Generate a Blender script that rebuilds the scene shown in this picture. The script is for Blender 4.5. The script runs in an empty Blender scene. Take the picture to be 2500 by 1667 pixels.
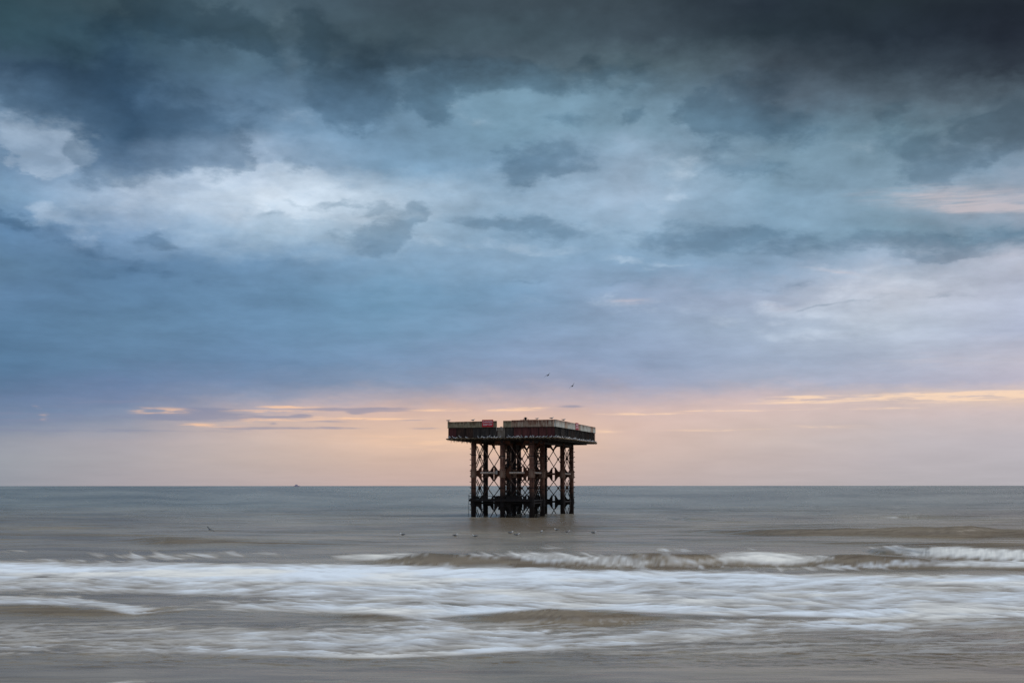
import bpy, bmesh, math, random
import numpy as np
from mathutils import Vector, Matrix
random.seed(7)
R = math.radians
scene = bpy.context.scene
COL = scene.collection

# ------------------------------------------------------------------ camera
F = 3472.0                      # focal length in source pixels (2500 px wide frame)
PITCH = math.atan(351.8 / F)
CAMH = 4.0
cam_d = bpy.data.cameras.new('camera')
cam_d.sensor_width = 36.0
cam_d.lens = 36.0 * F / 2500.0
cam_d.clip_start = 0.1
cam_d.clip_end = 90000
cam = bpy.data.objects.new('camera', cam_d)
cam.location = (0, 0, CAMH)
cam.rotation_euler = (R(90) + PITCH, R(0.03), 0)
COL.objects.link(cam)
scene.camera = cam

# ------------------------------------------------------------------ colour management
scene.view_settings.view_transform = 'Standard'
scene.view_settings.look = 'None'
scene.view_settings.exposure = 0.0
scene.view_settings.gamma = 1.0
scene.view_settings.use_curve_mapping = False

# ------------------------------------------------------------------ sun (soft, behind cloud)
SUN_EL, SUN_AZ = 64.0, 75.0     # degrees; azimuth clockwise from the view direction
SUN_STRENGTH, SUN_ANGLE = 1.5, 40.0
sd = bpy.data.lights.new('sun', 'SUN')
sd.energy = SUN_STRENGTH
sd.angle = R(SUN_ANGLE)
sd.color = (1.0, 0.97, 0.93)
sun = bpy.data.objects.new('sun', sd)
_dir = Vector((math.sin(R(SUN_AZ)) * math.cos(R(SUN_EL)), math.cos(R(SUN_AZ)) * math.cos(R(SUN_EL)), math.sin(R(SUN_EL))))
sun.rotation_euler = _dir.to_track_quat('Z', 'Y').to_euler()
sun.location = _dir * 300
COL.objects.link(sun)


def lin(c):
    out = []
    for v in c:
        v = v / 255.0
        out.append(v / 12.92 if v <= 0.04045 else ((v + 0.055) / 1.055) ** 2.4)
    return tuple(out)


def px_dir(px, py):
    x = (px - 1250) / F
    y = (833.5 - py) / F
    d = Vector((x, math.cos(PITCH) - y * math.sin(PITCH), math.sin(PITCH) + y * math.cos(PITCH)))
    return d.normalized()


def px_azel(px, py):
    d = px_dir(px, py)
    return math.degrees(math.atan2(d.x, d.y)), math.degrees(math.asin(d.z))


# ------------------------------------------------------------------ world: evening cloud deck
world = bpy.data.worlds.new('World')
scene.world = world
world.use_nodes = True
NT = world.node_tree
for n in list(NT.nodes):
    NT.nodes.remove(n)


class G:
    """small helper for node trees"""
    def __init__(self, nt):
        self.nt = nt

    def n(self, t, **kw):
        nd = self.nt.nodes.new(t)
        for k, v in kw.items():
            setattr(nd, k, v)
        return nd

    def put(self, sock, v):
        if isinstance(v, bpy.types.NodeSocket):
            self.nt.links.new(v, sock)
        elif v is not None:
            if hasattr(sock.default_value, '__len__') and not hasattr(v, '__len__'):
                v = [v] * len(sock.default_value)
            if hasattr(sock.default_value, '__len__') and len(sock.default_value) == 4 and len(v) == 3:
                v = (*v, 1)
            sock.default_value = v

    def m(self, op, a=None, b=None, c=None, clamp=False):
        nd = self.n('ShaderNodeMath', operation=op, use_clamp=clamp)
        for i, v in enumerate((a, b, c)):
            if v is not None:
                self.put(nd.inputs[i], v)
        return nd.outputs[0]

    def vm(self, op, a=None, b=None):
        nd = self.n('ShaderNodeVectorMath', operation=op)
        for i, v in enumerate((a, b)):
            if v is not None:
                self.put(nd.inputs[i], v)
        return nd.outputs[0]

    def xyz(self, x=0.0, y=0.0, z=0.0):
        nd = self.n('ShaderNodeCombineXYZ')
        for i, v in enumerate((x, y, z)):
            self.put(nd.inputs[i], v)
        return nd.outputs[0]

    def sep(self, v):
        nd = self.n('ShaderNodeSeparateXYZ')
        self.put(nd.inputs[0], v)
        return nd.outputs

    def noise(self, vec, scale, detail=6, rough=0.55, dist=0.0, color=False):
        nd = self.n('ShaderNodeTexNoise')
        self.put(nd.inputs['Vector'], vec)
        self.put(nd.inputs['Scale'], scale)
        nd.inputs['Detail'].default_value = detail
        nd.inputs['Roughness'].default_value = rough
        nd.inputs['Distortion'].default_value = dist
        return nd.outputs['Color' if color else 'Fac']

    def rng(self, v, a, b, c=0.0, d=1.0, smooth=False):
        nd = self.n('ShaderNodeMapRange')
        nd.interpolation_type = 'SMOOTHSTEP' if smooth else 'LINEAR'
        for i, x in enumerate((v, a, b, c, d)):
            self.put(nd.inputs[i], x)
        return nd.outputs[0]

    def mix(self, f, a, b, blend='MIX'):
        nd = self.n('ShaderNodeMix', data_type='RGBA', blend_type=blend)
        nd.clamp_factor = True
        self.put(nd.inputs[0], f)
        self.put(nd.inputs[6], a)
        self.put(nd.inputs[7], b)
        return nd.outputs[2]

    def ramp(self, v, stops, interp='LINEAR'):
        nd = self.n('ShaderNodeValToRGB')
        cr = nd.color_ramp
        cr.interpolation = interp
        while len(cr.elements) > 1:
            cr.elements.remove(cr.elements[-1])
        for i, (p, c) in enumerate(stops):
            e = cr.elements[0] if i == 0 else cr.elements.new(p)
            e.position = p
            e.color = (*c, 1) if len(c) == 3 else c
        self.put(nd.inputs[0], v)
        return nd.outputs[0]

    def mapping(self, v, loc, rot, sc, kind='TEXTURE'):
        nd = self.n('ShaderNodeMapping', vector_type=kind)
        self.put(nd.inputs[0], v)
        nd.inputs[1].default_value = loc
        nd.inputs[2].default_value = (0, 0, rot)
        nd.inputs[3].default_value = sc
        return nd.outputs[0]


# colours of the cloud deck (sRGB, as seen) at azimuth columns and elevation rows of the view direction
SKY_X = [0, 312, 625, 937, 1250, 1562, 1875, 2187, 2500]
SKY = {
    0:    [(48, 72, 82), (62, 82, 92), (80, 102, 116), (60, 75, 85), (62, 76, 85), (57, 69, 77), (38, 48, 58), (36, 46, 52), (30, 36, 44)],
    80:   [(52, 78, 90), (55, 80, 96), (72, 94, 106), (66, 84, 94), (70, 88, 98), (64, 78, 88), (40, 52, 60), (38, 48, 58), (34, 40, 50)],
    160:  [(66, 90, 112), (58, 84, 106), (86, 114, 134), (64, 84, 98), (80, 98, 110), (88, 108, 118), (66, 78, 88), (56, 68, 78), (46, 54, 64)],
    240:  [(100, 128, 154), (64, 92, 118), (95, 124, 150), (96, 124, 146), (118, 150, 170), (106, 134, 152), (88, 104, 118), (84, 100, 112), (88, 104, 116)],
    320:  [(118, 146, 174), (72, 102, 130), (112, 142, 170), (122, 155, 182), (122, 156, 178), (125, 155, 175), (102, 130, 150), (114, 142, 158), (100, 118, 132)],
    400:  [(112, 142, 172), (112, 140, 170), (160, 182, 206), (128, 162, 190), (126, 158, 184), (148, 172, 194), (128, 158, 178), (116, 142, 160), (126, 148, 168)],
    480:  [(125, 158, 188), (165, 185, 208), (195, 210, 225), (172, 194, 214), (150, 178, 202), (160, 182, 204), (132, 163, 186), (138, 165, 185), (160, 170, 186)],
    560:  [(95, 130, 165), (128, 158, 190), (165, 190, 212), (164, 188, 209), (142, 173, 199), (146, 174, 198), (128, 158, 182), (125, 155, 175), (122, 150, 172)],
    640:  [(98, 132, 163), (95, 130, 165), (115, 150, 183), (130, 162, 190), (140, 170, 197), (130, 161, 189), (137, 163, 189), (158, 176, 197), (180, 185, 200)],
    720:  [(94, 127, 160), (96, 131, 164), (108, 144, 177), (112, 150, 180), (124, 157, 187), (146, 165, 192), (165, 178, 200), (194, 200, 213), (180, 188, 208)],
    800:  [(90, 125, 158), (97, 131, 162), (107, 142, 175), (115, 150, 180), (130, 158, 188), (145, 165, 191), (163, 179, 200), (186, 197, 213), (176, 184, 206)],
    880:  [(88, 122, 155), (98, 130, 162), (108, 138, 172), (122, 150, 182), (138, 158, 188), (145, 162, 190), (158, 172, 195), (170, 180, 200), (192, 189, 202)],
    930:  [(93, 122, 155), (106, 130, 165), (118, 140, 172), (136, 153, 180), (150, 158, 182), (158, 165, 189), (165, 173, 193), (175, 178, 197), (188, 184, 200)],
    968:  [(104, 127, 160), (115, 133, 166), (138, 150, 175), (172, 166, 178), (180, 170, 180), (188, 176, 184), (200, 184, 188), (215, 195, 188), (232, 205, 188)],
    1000: [(112, 132, 162), (124, 140, 168), (178, 168, 176), (212, 182, 172), (212, 182, 172), (212, 186, 180), (214, 190, 184), (206, 188, 186), (206, 190, 190)],
    1035: [(122, 138, 164), (150, 155, 172), (204, 182, 174), (222, 190, 172), (226, 190, 168), (216, 188, 178), (208, 188, 182), (199, 187, 188), (198, 187, 190)],
    1075: [(150, 155, 168), (172, 167, 174), (203, 184, 177), (228, 194, 172), (230, 194, 168), (214, 188, 178), (204, 187, 182), (194, 185, 188), (191, 184, 190)],
    1120: [(155, 159, 168), (172, 167, 172), (196, 179, 173), (212, 184, 169), (214, 182, 166), (205, 183, 175), (197, 182, 180), (188, 180, 184), (185, 180, 186)],
    1190: [(150, 154, 164), (168, 162, 168), (184, 170, 170), (198, 174, 168), (198, 172, 163), (191, 174, 172), (187, 176, 177), (182, 176, 180), (180, 176, 182)],
}
SKY_TOP = (160, 177, 196)       # the deck overhead, outside the frame

g = G(NT)
tc = g.n('ShaderNodeTexCoord')
D = tc.outputs['Generated']
dx, dy, dz = g.sep(D)
RAD = 180.0 / math.pi
az = g.m('MULTIPLY', g.m('ARCTAN2', dx, dy), RAD)
el = g.m('MULTIPLY', g.m('ARCSINE', g.m('MAXIMUM', g.m('MINIMUM', dz, 1.0), -1.0)), RAD)

pos = g.xyz(az, el, 0.0)                                     # degrees
# puffier high up, flatter near the horizon
npos = g.xyz(g.m('MULTIPLY', az, 0.078), g.m('MULTIPLY', g.m('POWER', g.m('MAXIMUM', el, 0.01), 0.55), 0.86), 0.3)
amp = g.rng(el, 0.6, 9.0, 0.10, 1.0)
w1 = g.noise(npos, 1.6, 3, 0.55, 0.0, color=True)
w2 = g.noise(g.vm('ADD', npos, (7.3, 2.1, 4.0)), 7.5, 6, 0.62, 0.0, color=True)
c1 = g.vm('MULTIPLY', g.vm('SUBTRACT', w1, (0.5, 0.5, 0.5)), (2.6, 1.5, 0))
c2 = g.vm('MULTIPLY', g.vm('SUBTRACT', w2, (0.5, 0.5, 0.5)), (2.3, 1.7, 0))
ampv = g.xyz(g.m('ADD', g.m('MULTIPLY', amp, 0.6), 0.4), amp, 0)
wsum = g.vm('MULTIPLY', g.vm('ADD', c1, c2), ampv)
wpos = g.vm('ADD', pos, wsum)                                  # warped lookup of the base colours
bpos = g.vm('ADD', pos, g.vm('MULTIPLY', wsum, (0.9, 0.9, 0)))   # gentler warp for single clouds
wx, wy, _z = g.sep(wpos)

EMAX = 45.0
rows = sorted(SKY)
cols = []
for ci, X in enumerate(SKY_X):
    stops = []
    for y in rows:
        e = px_azel(X, y)[1]
        stops.append((min(1, max(0, e / EMAX)), lin(SKY[y][ci])))
    stops.sort(key=lambda s: s[0])
    stops[0] = (0.0, stops[0][1])
    last = stops[-1][1]
    stops.append((26.0 / EMAX, tuple(0.78 * a + 0.22 * b for a, b in zip(last, lin(SKY_TOP)))))
    stops.append((36.0 / EMAX, tuple(0.45 * a + 0.55 * b for a, b in zip(last, lin(SKY_TOP)))))
    stops.append((1.0, lin(SKY_TOP)))
    cols.append(g.ramp(g.m('DIVIDE', wy, EMAX), stops))
# azimuth folds back outside the frame so that the deck goes on all round
fold = g.m('SUBTRACT', g.m('PINGPONG', g.m('ADD', wx, 22.5), 45.0), 22.5)
base = cols[0]
for i in range(1, len(cols)):
    a0 = px_azel(SKY_X[i - 1], 700)[0]
    a1 = px_azel(SKY_X[i], 700)[0]
    base = g.mix(g.rng(fold, a0, a1, 0, 1, smooth=False), base, cols[i])

# fine cloud relief
n_a = g.noise(g.vm('ADD', npos, (1.7, 9.2, 0.0)), 5.0, 6, 0.56, 0.15)
n_b = g.noise(g.vm('ADD', npos, (4.1, 3.3, 2.0)), 15.0, 3, 0.6, 0.3)
rel = g.m('ADD', g.m('MULTIPLY', g.m('SUBTRACT', n_a, 0.5), 0.85), g.m('MULTIPLY', g.m('SUBTRACT', n_b, 0.5), 0.12))
relamp = g.rng(el, 1.5, 11.0, 0.20, 1.0)
lay = g.noise(g.xyz(g.m('MULTIPLY', az, 0.06), g.m('MULTIPLY', el, g.rng(el, 0.0, 20.0, 0.55, 0.30)), 5.0), 2.6, 7, 0.62, 0.1)   # thin layered sheets
layamp = g.m('MULTIPLY', g.rng(el, 2.2, 5.5, 0.10, 0.42), g.rng(el, 10.0, 15.0, 1.0, 0.35))
rel = g.m('ADD', g.m('ADD', 1.0, g.m('MULTIPLY', rel, relamp)), g.m('MULTIPLY', g.m('SUBTRACT', lay, 0.5), layamp))
base = g.mix(1.0, base, g.xyz(rel, rel, rel), 'MULTIPLY')

# single clouds: (px, py, rx, ry, rot, value)
DARK = [
    (330, 60, 260, 70, 0, .3), (120, 200, 220, 60, 8, .6), (240, 330, 60, 90, 10, .9), (330, 380, 120, 60, 0, .6), (500, 330, 90, 60, 0, .6), (580, 390, 34, 30, 0, .8), (640, 250, 60, 60, 0, .3),
    (800, 120, 110, 90, 20, .7), (840, 290, 34, 40, 0, .7), (1000, 235, 40, 20, 0, .4),
    (330, 250, 300, 170, 0, .55), (250, 330, 90, 110, 0, .8), (420, 340, 170, 80, 0, .6), (225, 410, 60, 60, 0, .7),
    (560, 392, 70, 45, 0, .95), (430, 385, 80, 40, 0, .5), (310, 420, 60, 40, 0, .5),
    (420, 45, 120, 60, 0, .75), (540, 70, 90, 45, 0, .7), (640, 85, 75, 40, -10, .95), (560, 30, 60, 35, 0, .6), (60, 250, 90, 30, -20, .5),
    (960, 170, 260, 110, 0, .5), (860, 240, 100, 90, 30, .7), (1072, 255, 52, 52, 0, 1.25), (1300, 190, 220, 42, -4, .75), (1180, 205, 120, 40, 0, .5),
    (760, 60, 60, 80, 30, .7), (1350, 215, 120, 40, 0, .5), (1560, 160, 70, 34, 15, .8), (1450, 170, 60, 34, 0, .7), (1545, 295, 50, 20, 40, .8), (1570, 215, 60, 22, 15, .5),
    (1330, 388, 140, 46, 5, .9), (1250, 425, 55, 50, 20, .8), (1400, 300, 80, 24, 0, .5), (1500, 260, 60, 20, 0, .3),
    (1900, 325, 190, 48, -3, .8), (1790, 245, 150, 60, 25, .75), (1695, 280, 60, 44, 0, .8), (1760, 400, 60, 70, 50, .5), (1850, 420, 120, 26, 0, .5), (1700, 330, 60, 40, 0, .4),
    (2270, 360, 130, 84, 0, .9), (2250, 430, 70, 50, -20, .6), (2470, 300, 110, 70, 10, 1.0), (2400, 310, 60, 24, 25, .7), (2170, 270, 60, 30, 25, .5),
    (855, 578, 80, 34, 0, .7), (935, 570, 60, 50, 20, .7), (1022, 527, 34, 30, 40, 1.1), (990, 560, 50, 30, 50, .6), (940, 615, 150, 34, 0, .35), (700, 610, 70, 22, 0, .4),
    (1750, 580, 620, 42, -4, .75), (2300, 590, 420, 46, 0, .55), (1250, 540, 160, 20, -5, .5), (380, 578, 70, 20, -5, .9), (260, 610, 220, 30, -8, .5), (350, 675, 260, 30, 0, .3),
    (40, 550, 90, 18, -12, .7), (1900, 690, 120, 14, 0, .3), (2150, 735, 260, 8, 3, .5), (2330, 630, 200, 12, 0, .4), (1350, 690, 300, 12, 0, .35), (650, 520, 60, 14, 0, .3),
    (720, 405, 34, 24, 0, .6), (830, 503, 170, 12, -4, .45),
]
LIGHT = [
    (715, 60, 46, 70, 20, .7), (735, 130, 34, 40, -20, .5), (130, 372, 90, 34, -14, .8),
    (125, 345, 105, 72, -12, 1.3), (150, 370, 70, 46, 0, 1), (80, 385, 60, 24, -25, 1.1), (30, 300, 50, 40, 0, 0.5),
    (500, 425, 130, 26, 4, 0.7), (350, 445, 120, 34, 8, 0.6), (640, 425, 120, 40, 0, 0.8), (740, 480, 220, 60, -6, 0.7), (330, 500, 190, 40, 0, 0.5),
    (135, 535, 60, 30, -25, 0.9), (225, 560, 50, 40, 10, 0.6), (400, 552, 60, 13.6, 0, 0.648), (900, 510, 260, 30, -5, 0.7), (735, 90, 50, 60, 30, 0.25), (745, 190, 60, 50, 0, 0.4),
    (730, 300, 70, 40, 0, 0.35), (1060, 592, 44, 30, 0, 0.6), (1280, 612, 240, 22.1, -3, 0.576), (1150, 600, 80, 23.8, 0, 0.36), (1260, 500, 160, 23.8, -8, 0.36),
    (1610, 405, 110, 34, -8, 0.6), (1640, 490, 90, 22, 0, 0.5), (1680, 460, 40, 50, 10, 0.5), (1650, 590, 100, 23.8, 0, 0), (1560, 640, 160, 13.6, 0, 0.432),
    (1170, 280, 180, 50, 0, 0.3), (1800, 410, 70, 26, 0, 0.35), (2060, 370, 100, 40, 0, 0.4), (1880, 300, 60, 30.6, 0, 0.216), (2370, 320, 40, 30, 0, 0.4),
    (1740, 640, 140, 17, 0, 0.36), (2050, 665, 150, 20.4, -12, 0.576), (2230, 698, 170, 30.6, 4, 0.576), (2050, 752, 180, 30.6, 0, 0.648), (1890, 752, 60, 23.8, -10, 0.576),
    (2100, 800, 110, 30.6, -3, 0.504), (1800, 790, 160, 20.4, -6, 0.36), (1960, 815, 90, 23.8, -5, 0.36), (1580, 742, 170, 27.2, -3, 0.504), (1450, 755, 80, 17, 12, 0.432), (1300, 745, 60, 13.6, 0, 0.288),
    (2200, 645, 160, 20.4, -3, 0.396), (2280, 855, 120, 34, 0, 0.216), (2380, 690, 100, 17, 0, 0.288),
]
WARM = [
    (2360, 484, 260, 34, -4, .75), (2420, 508, 150, 11, -3, .8), (1540, 735, 90, 10, 0, .5), (1900, 750, 60, 12, -6, .4), (2300, 880, 260, 26, 0, .35), (2050, 665, 90, 7, -10, .5),
    (710, 993, 95, 4, 0, 1.2), (690, 1004, 130, 4.5, 0, 1.3), (420, 1003, 75, 9, 0, .9), (490, 1037, 55, 5, 0, 1.35), (560, 1041, 60, 3.5, 0, .6), (650, 1026, 60, 7, 0, 1.1), (730, 1024, 70, 4, 0, .8), (860, 1020, 110, 6, 0, 1.2),
    (950, 1023, 90, 3, 0, .7), (1140, 1001, 190, 4, 0, 1.2), (1280, 996, 150, 4, 0, .9), (100, 1008, 24, 10, -50, .5), (340, 1002, 30, 12, 0, .45),
    (1570, 1010, 130, 4, 1, 1.1), (1790, 1003, 130, 2.6, 0, 1.2), (1960, 973, 110, 7, 1, 1.1), (1900, 984, 160, 4, 0, .6), (2260, 972, 330, 12, 2, 1.3), (2420, 960, 200, 8, 2, 1.0), (2470, 976, 60, 5, 0, .8), (2100, 998, 160, 4, 0, .7),
    (1480, 1052, 45, 6, 0, .8), (1740, 1050, 130, 5, 2, .55), (1990, 1042, 200, 5, 2, .45), (1000, 1075, 260, 30, 0, .4), (1300, 1090, 260, 40, 0, .35),
]
LOWDARK = [
    (330, 60, 260, 70, 0, .3), (120, 200, 220, 60, 8, .6), (240, 330, 60, 90, 10, .9), (330, 380, 120, 60, 0, .6), (500, 330, 90, 60, 0, .6), (580, 390, 34, 30, 0, .8), (640, 250, 60, 60, 0, .3),
    (800, 120, 110, 90, 20, .7), (840, 290, 34, 40, 0, .7), (1000, 235, 40, 20, 0, .4),
    (520, 1012, 130, 15, 0, 1.2), (400, 1017, 110, 7, 0, 1.0), (500, 1000, 50, 7, 0, .8), (700, 1018, 60, 3.5, 0, .9), (745, 1014, 30, 5, 0, 1.0), (850, 1000, 130, 6, 0, .9), (960, 999, 90, 6, 0, .8),
    (880, 1008, 30, 5, 0, .7), (800, 1029, 60, 4, 0, .7), (672, 1032, 14, 5, 0, .9), (720, 1044, 190, 4, 0, .9), (870, 1023, 50, 3, 0, .8), (1000, 1025, 60, 2.5, 0, .6), (1395, 992, 36, 5, 0, .9),
    (180, 1050, 260, 5, 0, .6), (600, 1052, 120, 6, 0, .4), (1020, 1045, 60, 4, 0, .5), (60, 1020, 300, 26, 0, .4), (300, 980, 260, 16, 0, .35),
]
SCALE = 0.0165


_rot = {}


def rotated(vec, deg):
    key = (vec.node.name, deg)
    if deg == 0:
        return vec
    if key not in _rot:
        c, s_ = math.cos(R(deg)), math.sin(R(deg))
        out = []
        for k in ((c, s_, 0), (-s_, c, 0)):
            nd = g.n('ShaderNodeVectorMath', operation='DOT_PRODUCT')
            g.put(nd.inputs[0], vec)
            nd.inputs[1].default_value = k
            out.append(nd.outputs['Value'])
        _rot[key] = g.xyz(out[0], out[1], 0.0)
    return _rot[key]


def field(lst, vec):
    acc = None
    _rot.clear()
    q = lambda r: int(round(r / 10.0) * 10) if abs(r) > 7 else int(round(r / 4.0) * 4)
    for (px, py, rx, ry, rot, val) in sorted(lst, key=lambda b: q(b[4])):
        if val == 0:
            continue
        rot = q(rot)
        a, e = px_azel(px, py)
        c, s_ = math.cos(R(rot)), math.sin(R(rot))
        u, v = c * a + s_ * e, -s_ * a + c * e
        sx, sy = 1 / (rx * SCALE * 1.35), 1 / (ry * SCALE * 1.35)
        nd = g.n('ShaderNodeVectorMath', operation='MULTIPLY_ADD')
        g.put(nd.inputs[0], rotated(vec, rot))
        nd.inputs[1].default_value = (sx, sy, 0)
        nd.inputs[2].default_value = (-u * sx, -v * sy, 0)
        ln = g.n('ShaderNodeVectorMath', operation='LENGTH')
        NT.links.new(nd.outputs[0], ln.inputs[0])
        acc = g.m('MULTIPLY_ADD', g.m('SUBTRACT', 1.0, ln.outputs['Value'], clamp=True), val, acc if acc is not None else 0.0)
    return acc


n_edge = g.noise(g.vm('ADD', npos, (2.2, 5.5, 7.0)), 5.0, 7, 0.58, 0.2)
edge = g.m('MULTIPLY', g.m('SUBTRACT', n_edge, 0.5), 2.5)
lowpos = g.vm('ADD', pos, g.vm('MULTIPLY', g.vm('ADD', c1, c2), (0.35, 0.04, 0)))
strk = g.noise(g.xyz(g.m('MULTIPLY', az, 0.10), g.m('MULTIPLY', el, 1.15), 0.0), 5.0, 6, 0.62, 0.2)
under = lin((120, 125, 130))


def backdrop(col):
    b_ = g.n('ShaderNodeBackground')
    g.put(b_.inputs[0], col)
    return b_.outputs[0]


def upper_sky(side):
    """clouds above four degrees, left (-1) or right (+1) of the tower"""
    def sel(lst):
        return [b_ for b_ in lst if side * px_azel(b_[0], b_[1])[0] > -1.5 - b_[2] * SCALE * 1.35]
    fd = field(sel(DARK), bpos)
    fl = field(sel(LIGHT), bpos)
    md = g.rng(g.m('ADD', fd, g.m('MULTIPLY', edge, g.rng(fd, 0.0, 0.3, 0, 1))), 0.10, 0.80, 0, 1, smooth=True)
    ml = g.rng(g.m('ADD', fl, g.m('MULTIPLY', edge, g.rng(fl, 0.0, 0.35, 0, 1))), 0.10, 0.90, 0, 1, smooth=True)
    lc = g.mix(g.rng(el, 14.5, 17.0, 0.5, 0.06), g.mix(1.0, base, (1.5, 1.45, 1.4), 'MULTIPLY'), lin((204, 214, 226)))
    lc = g.mix(g.rng(n_a, 0.42, 0.62, 0.45, 0.0), lc, base)
    c_ = g.mix(g.m('MULTIPLY', ml, 0.66), base, lc)
    c_ = g.mix(g.m('MULTIPLY', md, 0.66), c_, g.mix(1.0, c_, (0.48, 0.56, 0.61), 'MULTIPLY'))
    if side > 0:
        fw = field([b_ for b_ in WARM if b_[1] < 900], lowpos2)
        mw = g.rng(g.m('MULTIPLY', fw, g.rng(strk, 0.3, 0.65, 0.35, 1.25)), 0.05, 0.85, 0, 1, smooth=True)
        c_ = g.mix(g.m('MULTIPLY', mw, 0.6), c_, lin((214, 200, 202)))
    return backdrop(c_)


lowpos2 = g.vm('ADD', pos, g.vm('MULTIPLY', g.vm('ADD', c1, c2), (0.35, 0.10, 0)))
# the band over the horizon
fw = field([b_ for b_ in WARM if b_[1] >= 900], lowpos)
fk = field(LOWDARK, lowpos)
mw = g.rng(g.m('MULTIPLY', fw, g.rng(strk, 0.38, 0.62, 0.05, 1.35)), 0.03, 1.1, 0, 1, smooth=True)
mk = g.rng(g.m('ADD', fk, g.m('MULTIPLY', g.m('SUBTRACT', strk, 0.5), g.rng(fk, 0, 0.3, 0, 1.8))), 0.08, 0.85, 0, 1, smooth=True)
lowc = g.mix(g.m('MULTIPLY', mk, 0.6), base, lin((132, 138, 165)))
lowc = g.mix(g.m('MULTIPLY', mw, 0.8), lowc, g.mix(g.rng(az, -14, 12), lin((255, 204, 164)), lin((255, 221, 190))))
lowc = g.mix(g.rng(el, -2.0, 0.0, 1, 0), lowc, under)     # below the horizon, never in view


def mixsh(f, a_, b_):
    nd = g.n('ShaderNodeMixShader')
    g.put(nd.inputs[0], f)
    NT.links.new(a_, nd.inputs[1])
    NT.links.new(b_, nd.inputs[2])
    return nd.outputs[0]


high = mixsh(g.rng(az, -1.0, 1.0, 0, 1, smooth=True), upper_sky(-1), upper_sky(1))
out_f = g.m('MAXIMUM', g.rng(g.m('ABSOLUTE', az), 23.0, 27.0, 0, 1), g.rng(el, 21.0, 25.0, 0, 1))
high = mixsh(out_f, high, backdrop(base))
deck = mixsh(g.rng(el, 3.9, 4.4, 0, 1), backdrop(lowc), high)

skyt = g.n('ShaderNodeTexSky', sky_type='NISHITA')
skyt.sun_disc = False
skyt.sun_elevation = R(SUN_EL)
skyt.sun_rotation = R(SUN_AZ)
bg_s = g.n('ShaderNodeBackground')
NT.links.new(skyt.outputs[0], bg_s.inputs[0])
bg_s.inputs[1].default_value = 0.05
mixs = g.n('ShaderNodeMixShader')
mixs.inputs[0].default_value = 0.97      # cloud cover
NT.links.new(bg_s.outputs[0], mixs.inputs[1])
NT.links.new(deck, mixs.inputs[2])
world.cycles.sampling_method = 'MANUAL'
world.cycles.sample_map_resolution = 512
wo = g.n('ShaderNodeOutputWorld')
NT.links.new(mixs.outputs[0], wo.inputs[0])
# =================================================================== helpers
def new_mat(name):
    m = bpy.data.materials.new(name)
    m.use_nodes = True
    nt = m.node_tree
    for n in list(nt.nodes):
        nt.nodes.remove(n)
    gg = G(nt)
    out = gg.n('ShaderNodeOutputMaterial')
    b = gg.n('ShaderNodeBsdfPrincipled')
    nt.links.new(b.outputs[0], out.inputs[0])
    return m, gg, b


def tag(o, label=None, cat=None, group=None, kind=None):
    if label: o['label'] = label
    if cat: o['category'] = cat
    if group: o['group'] = group
    if kind: o['kind'] = kind
    return o


def empty(name, loc, rz=0.0):
    o = bpy.data.objects.new(name, None)
    o.location = loc
    o.rotation_euler = (0, 0, rz)
    o.empty_display_size = 0.5
    COL.objects.link(o)
    return o


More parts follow.
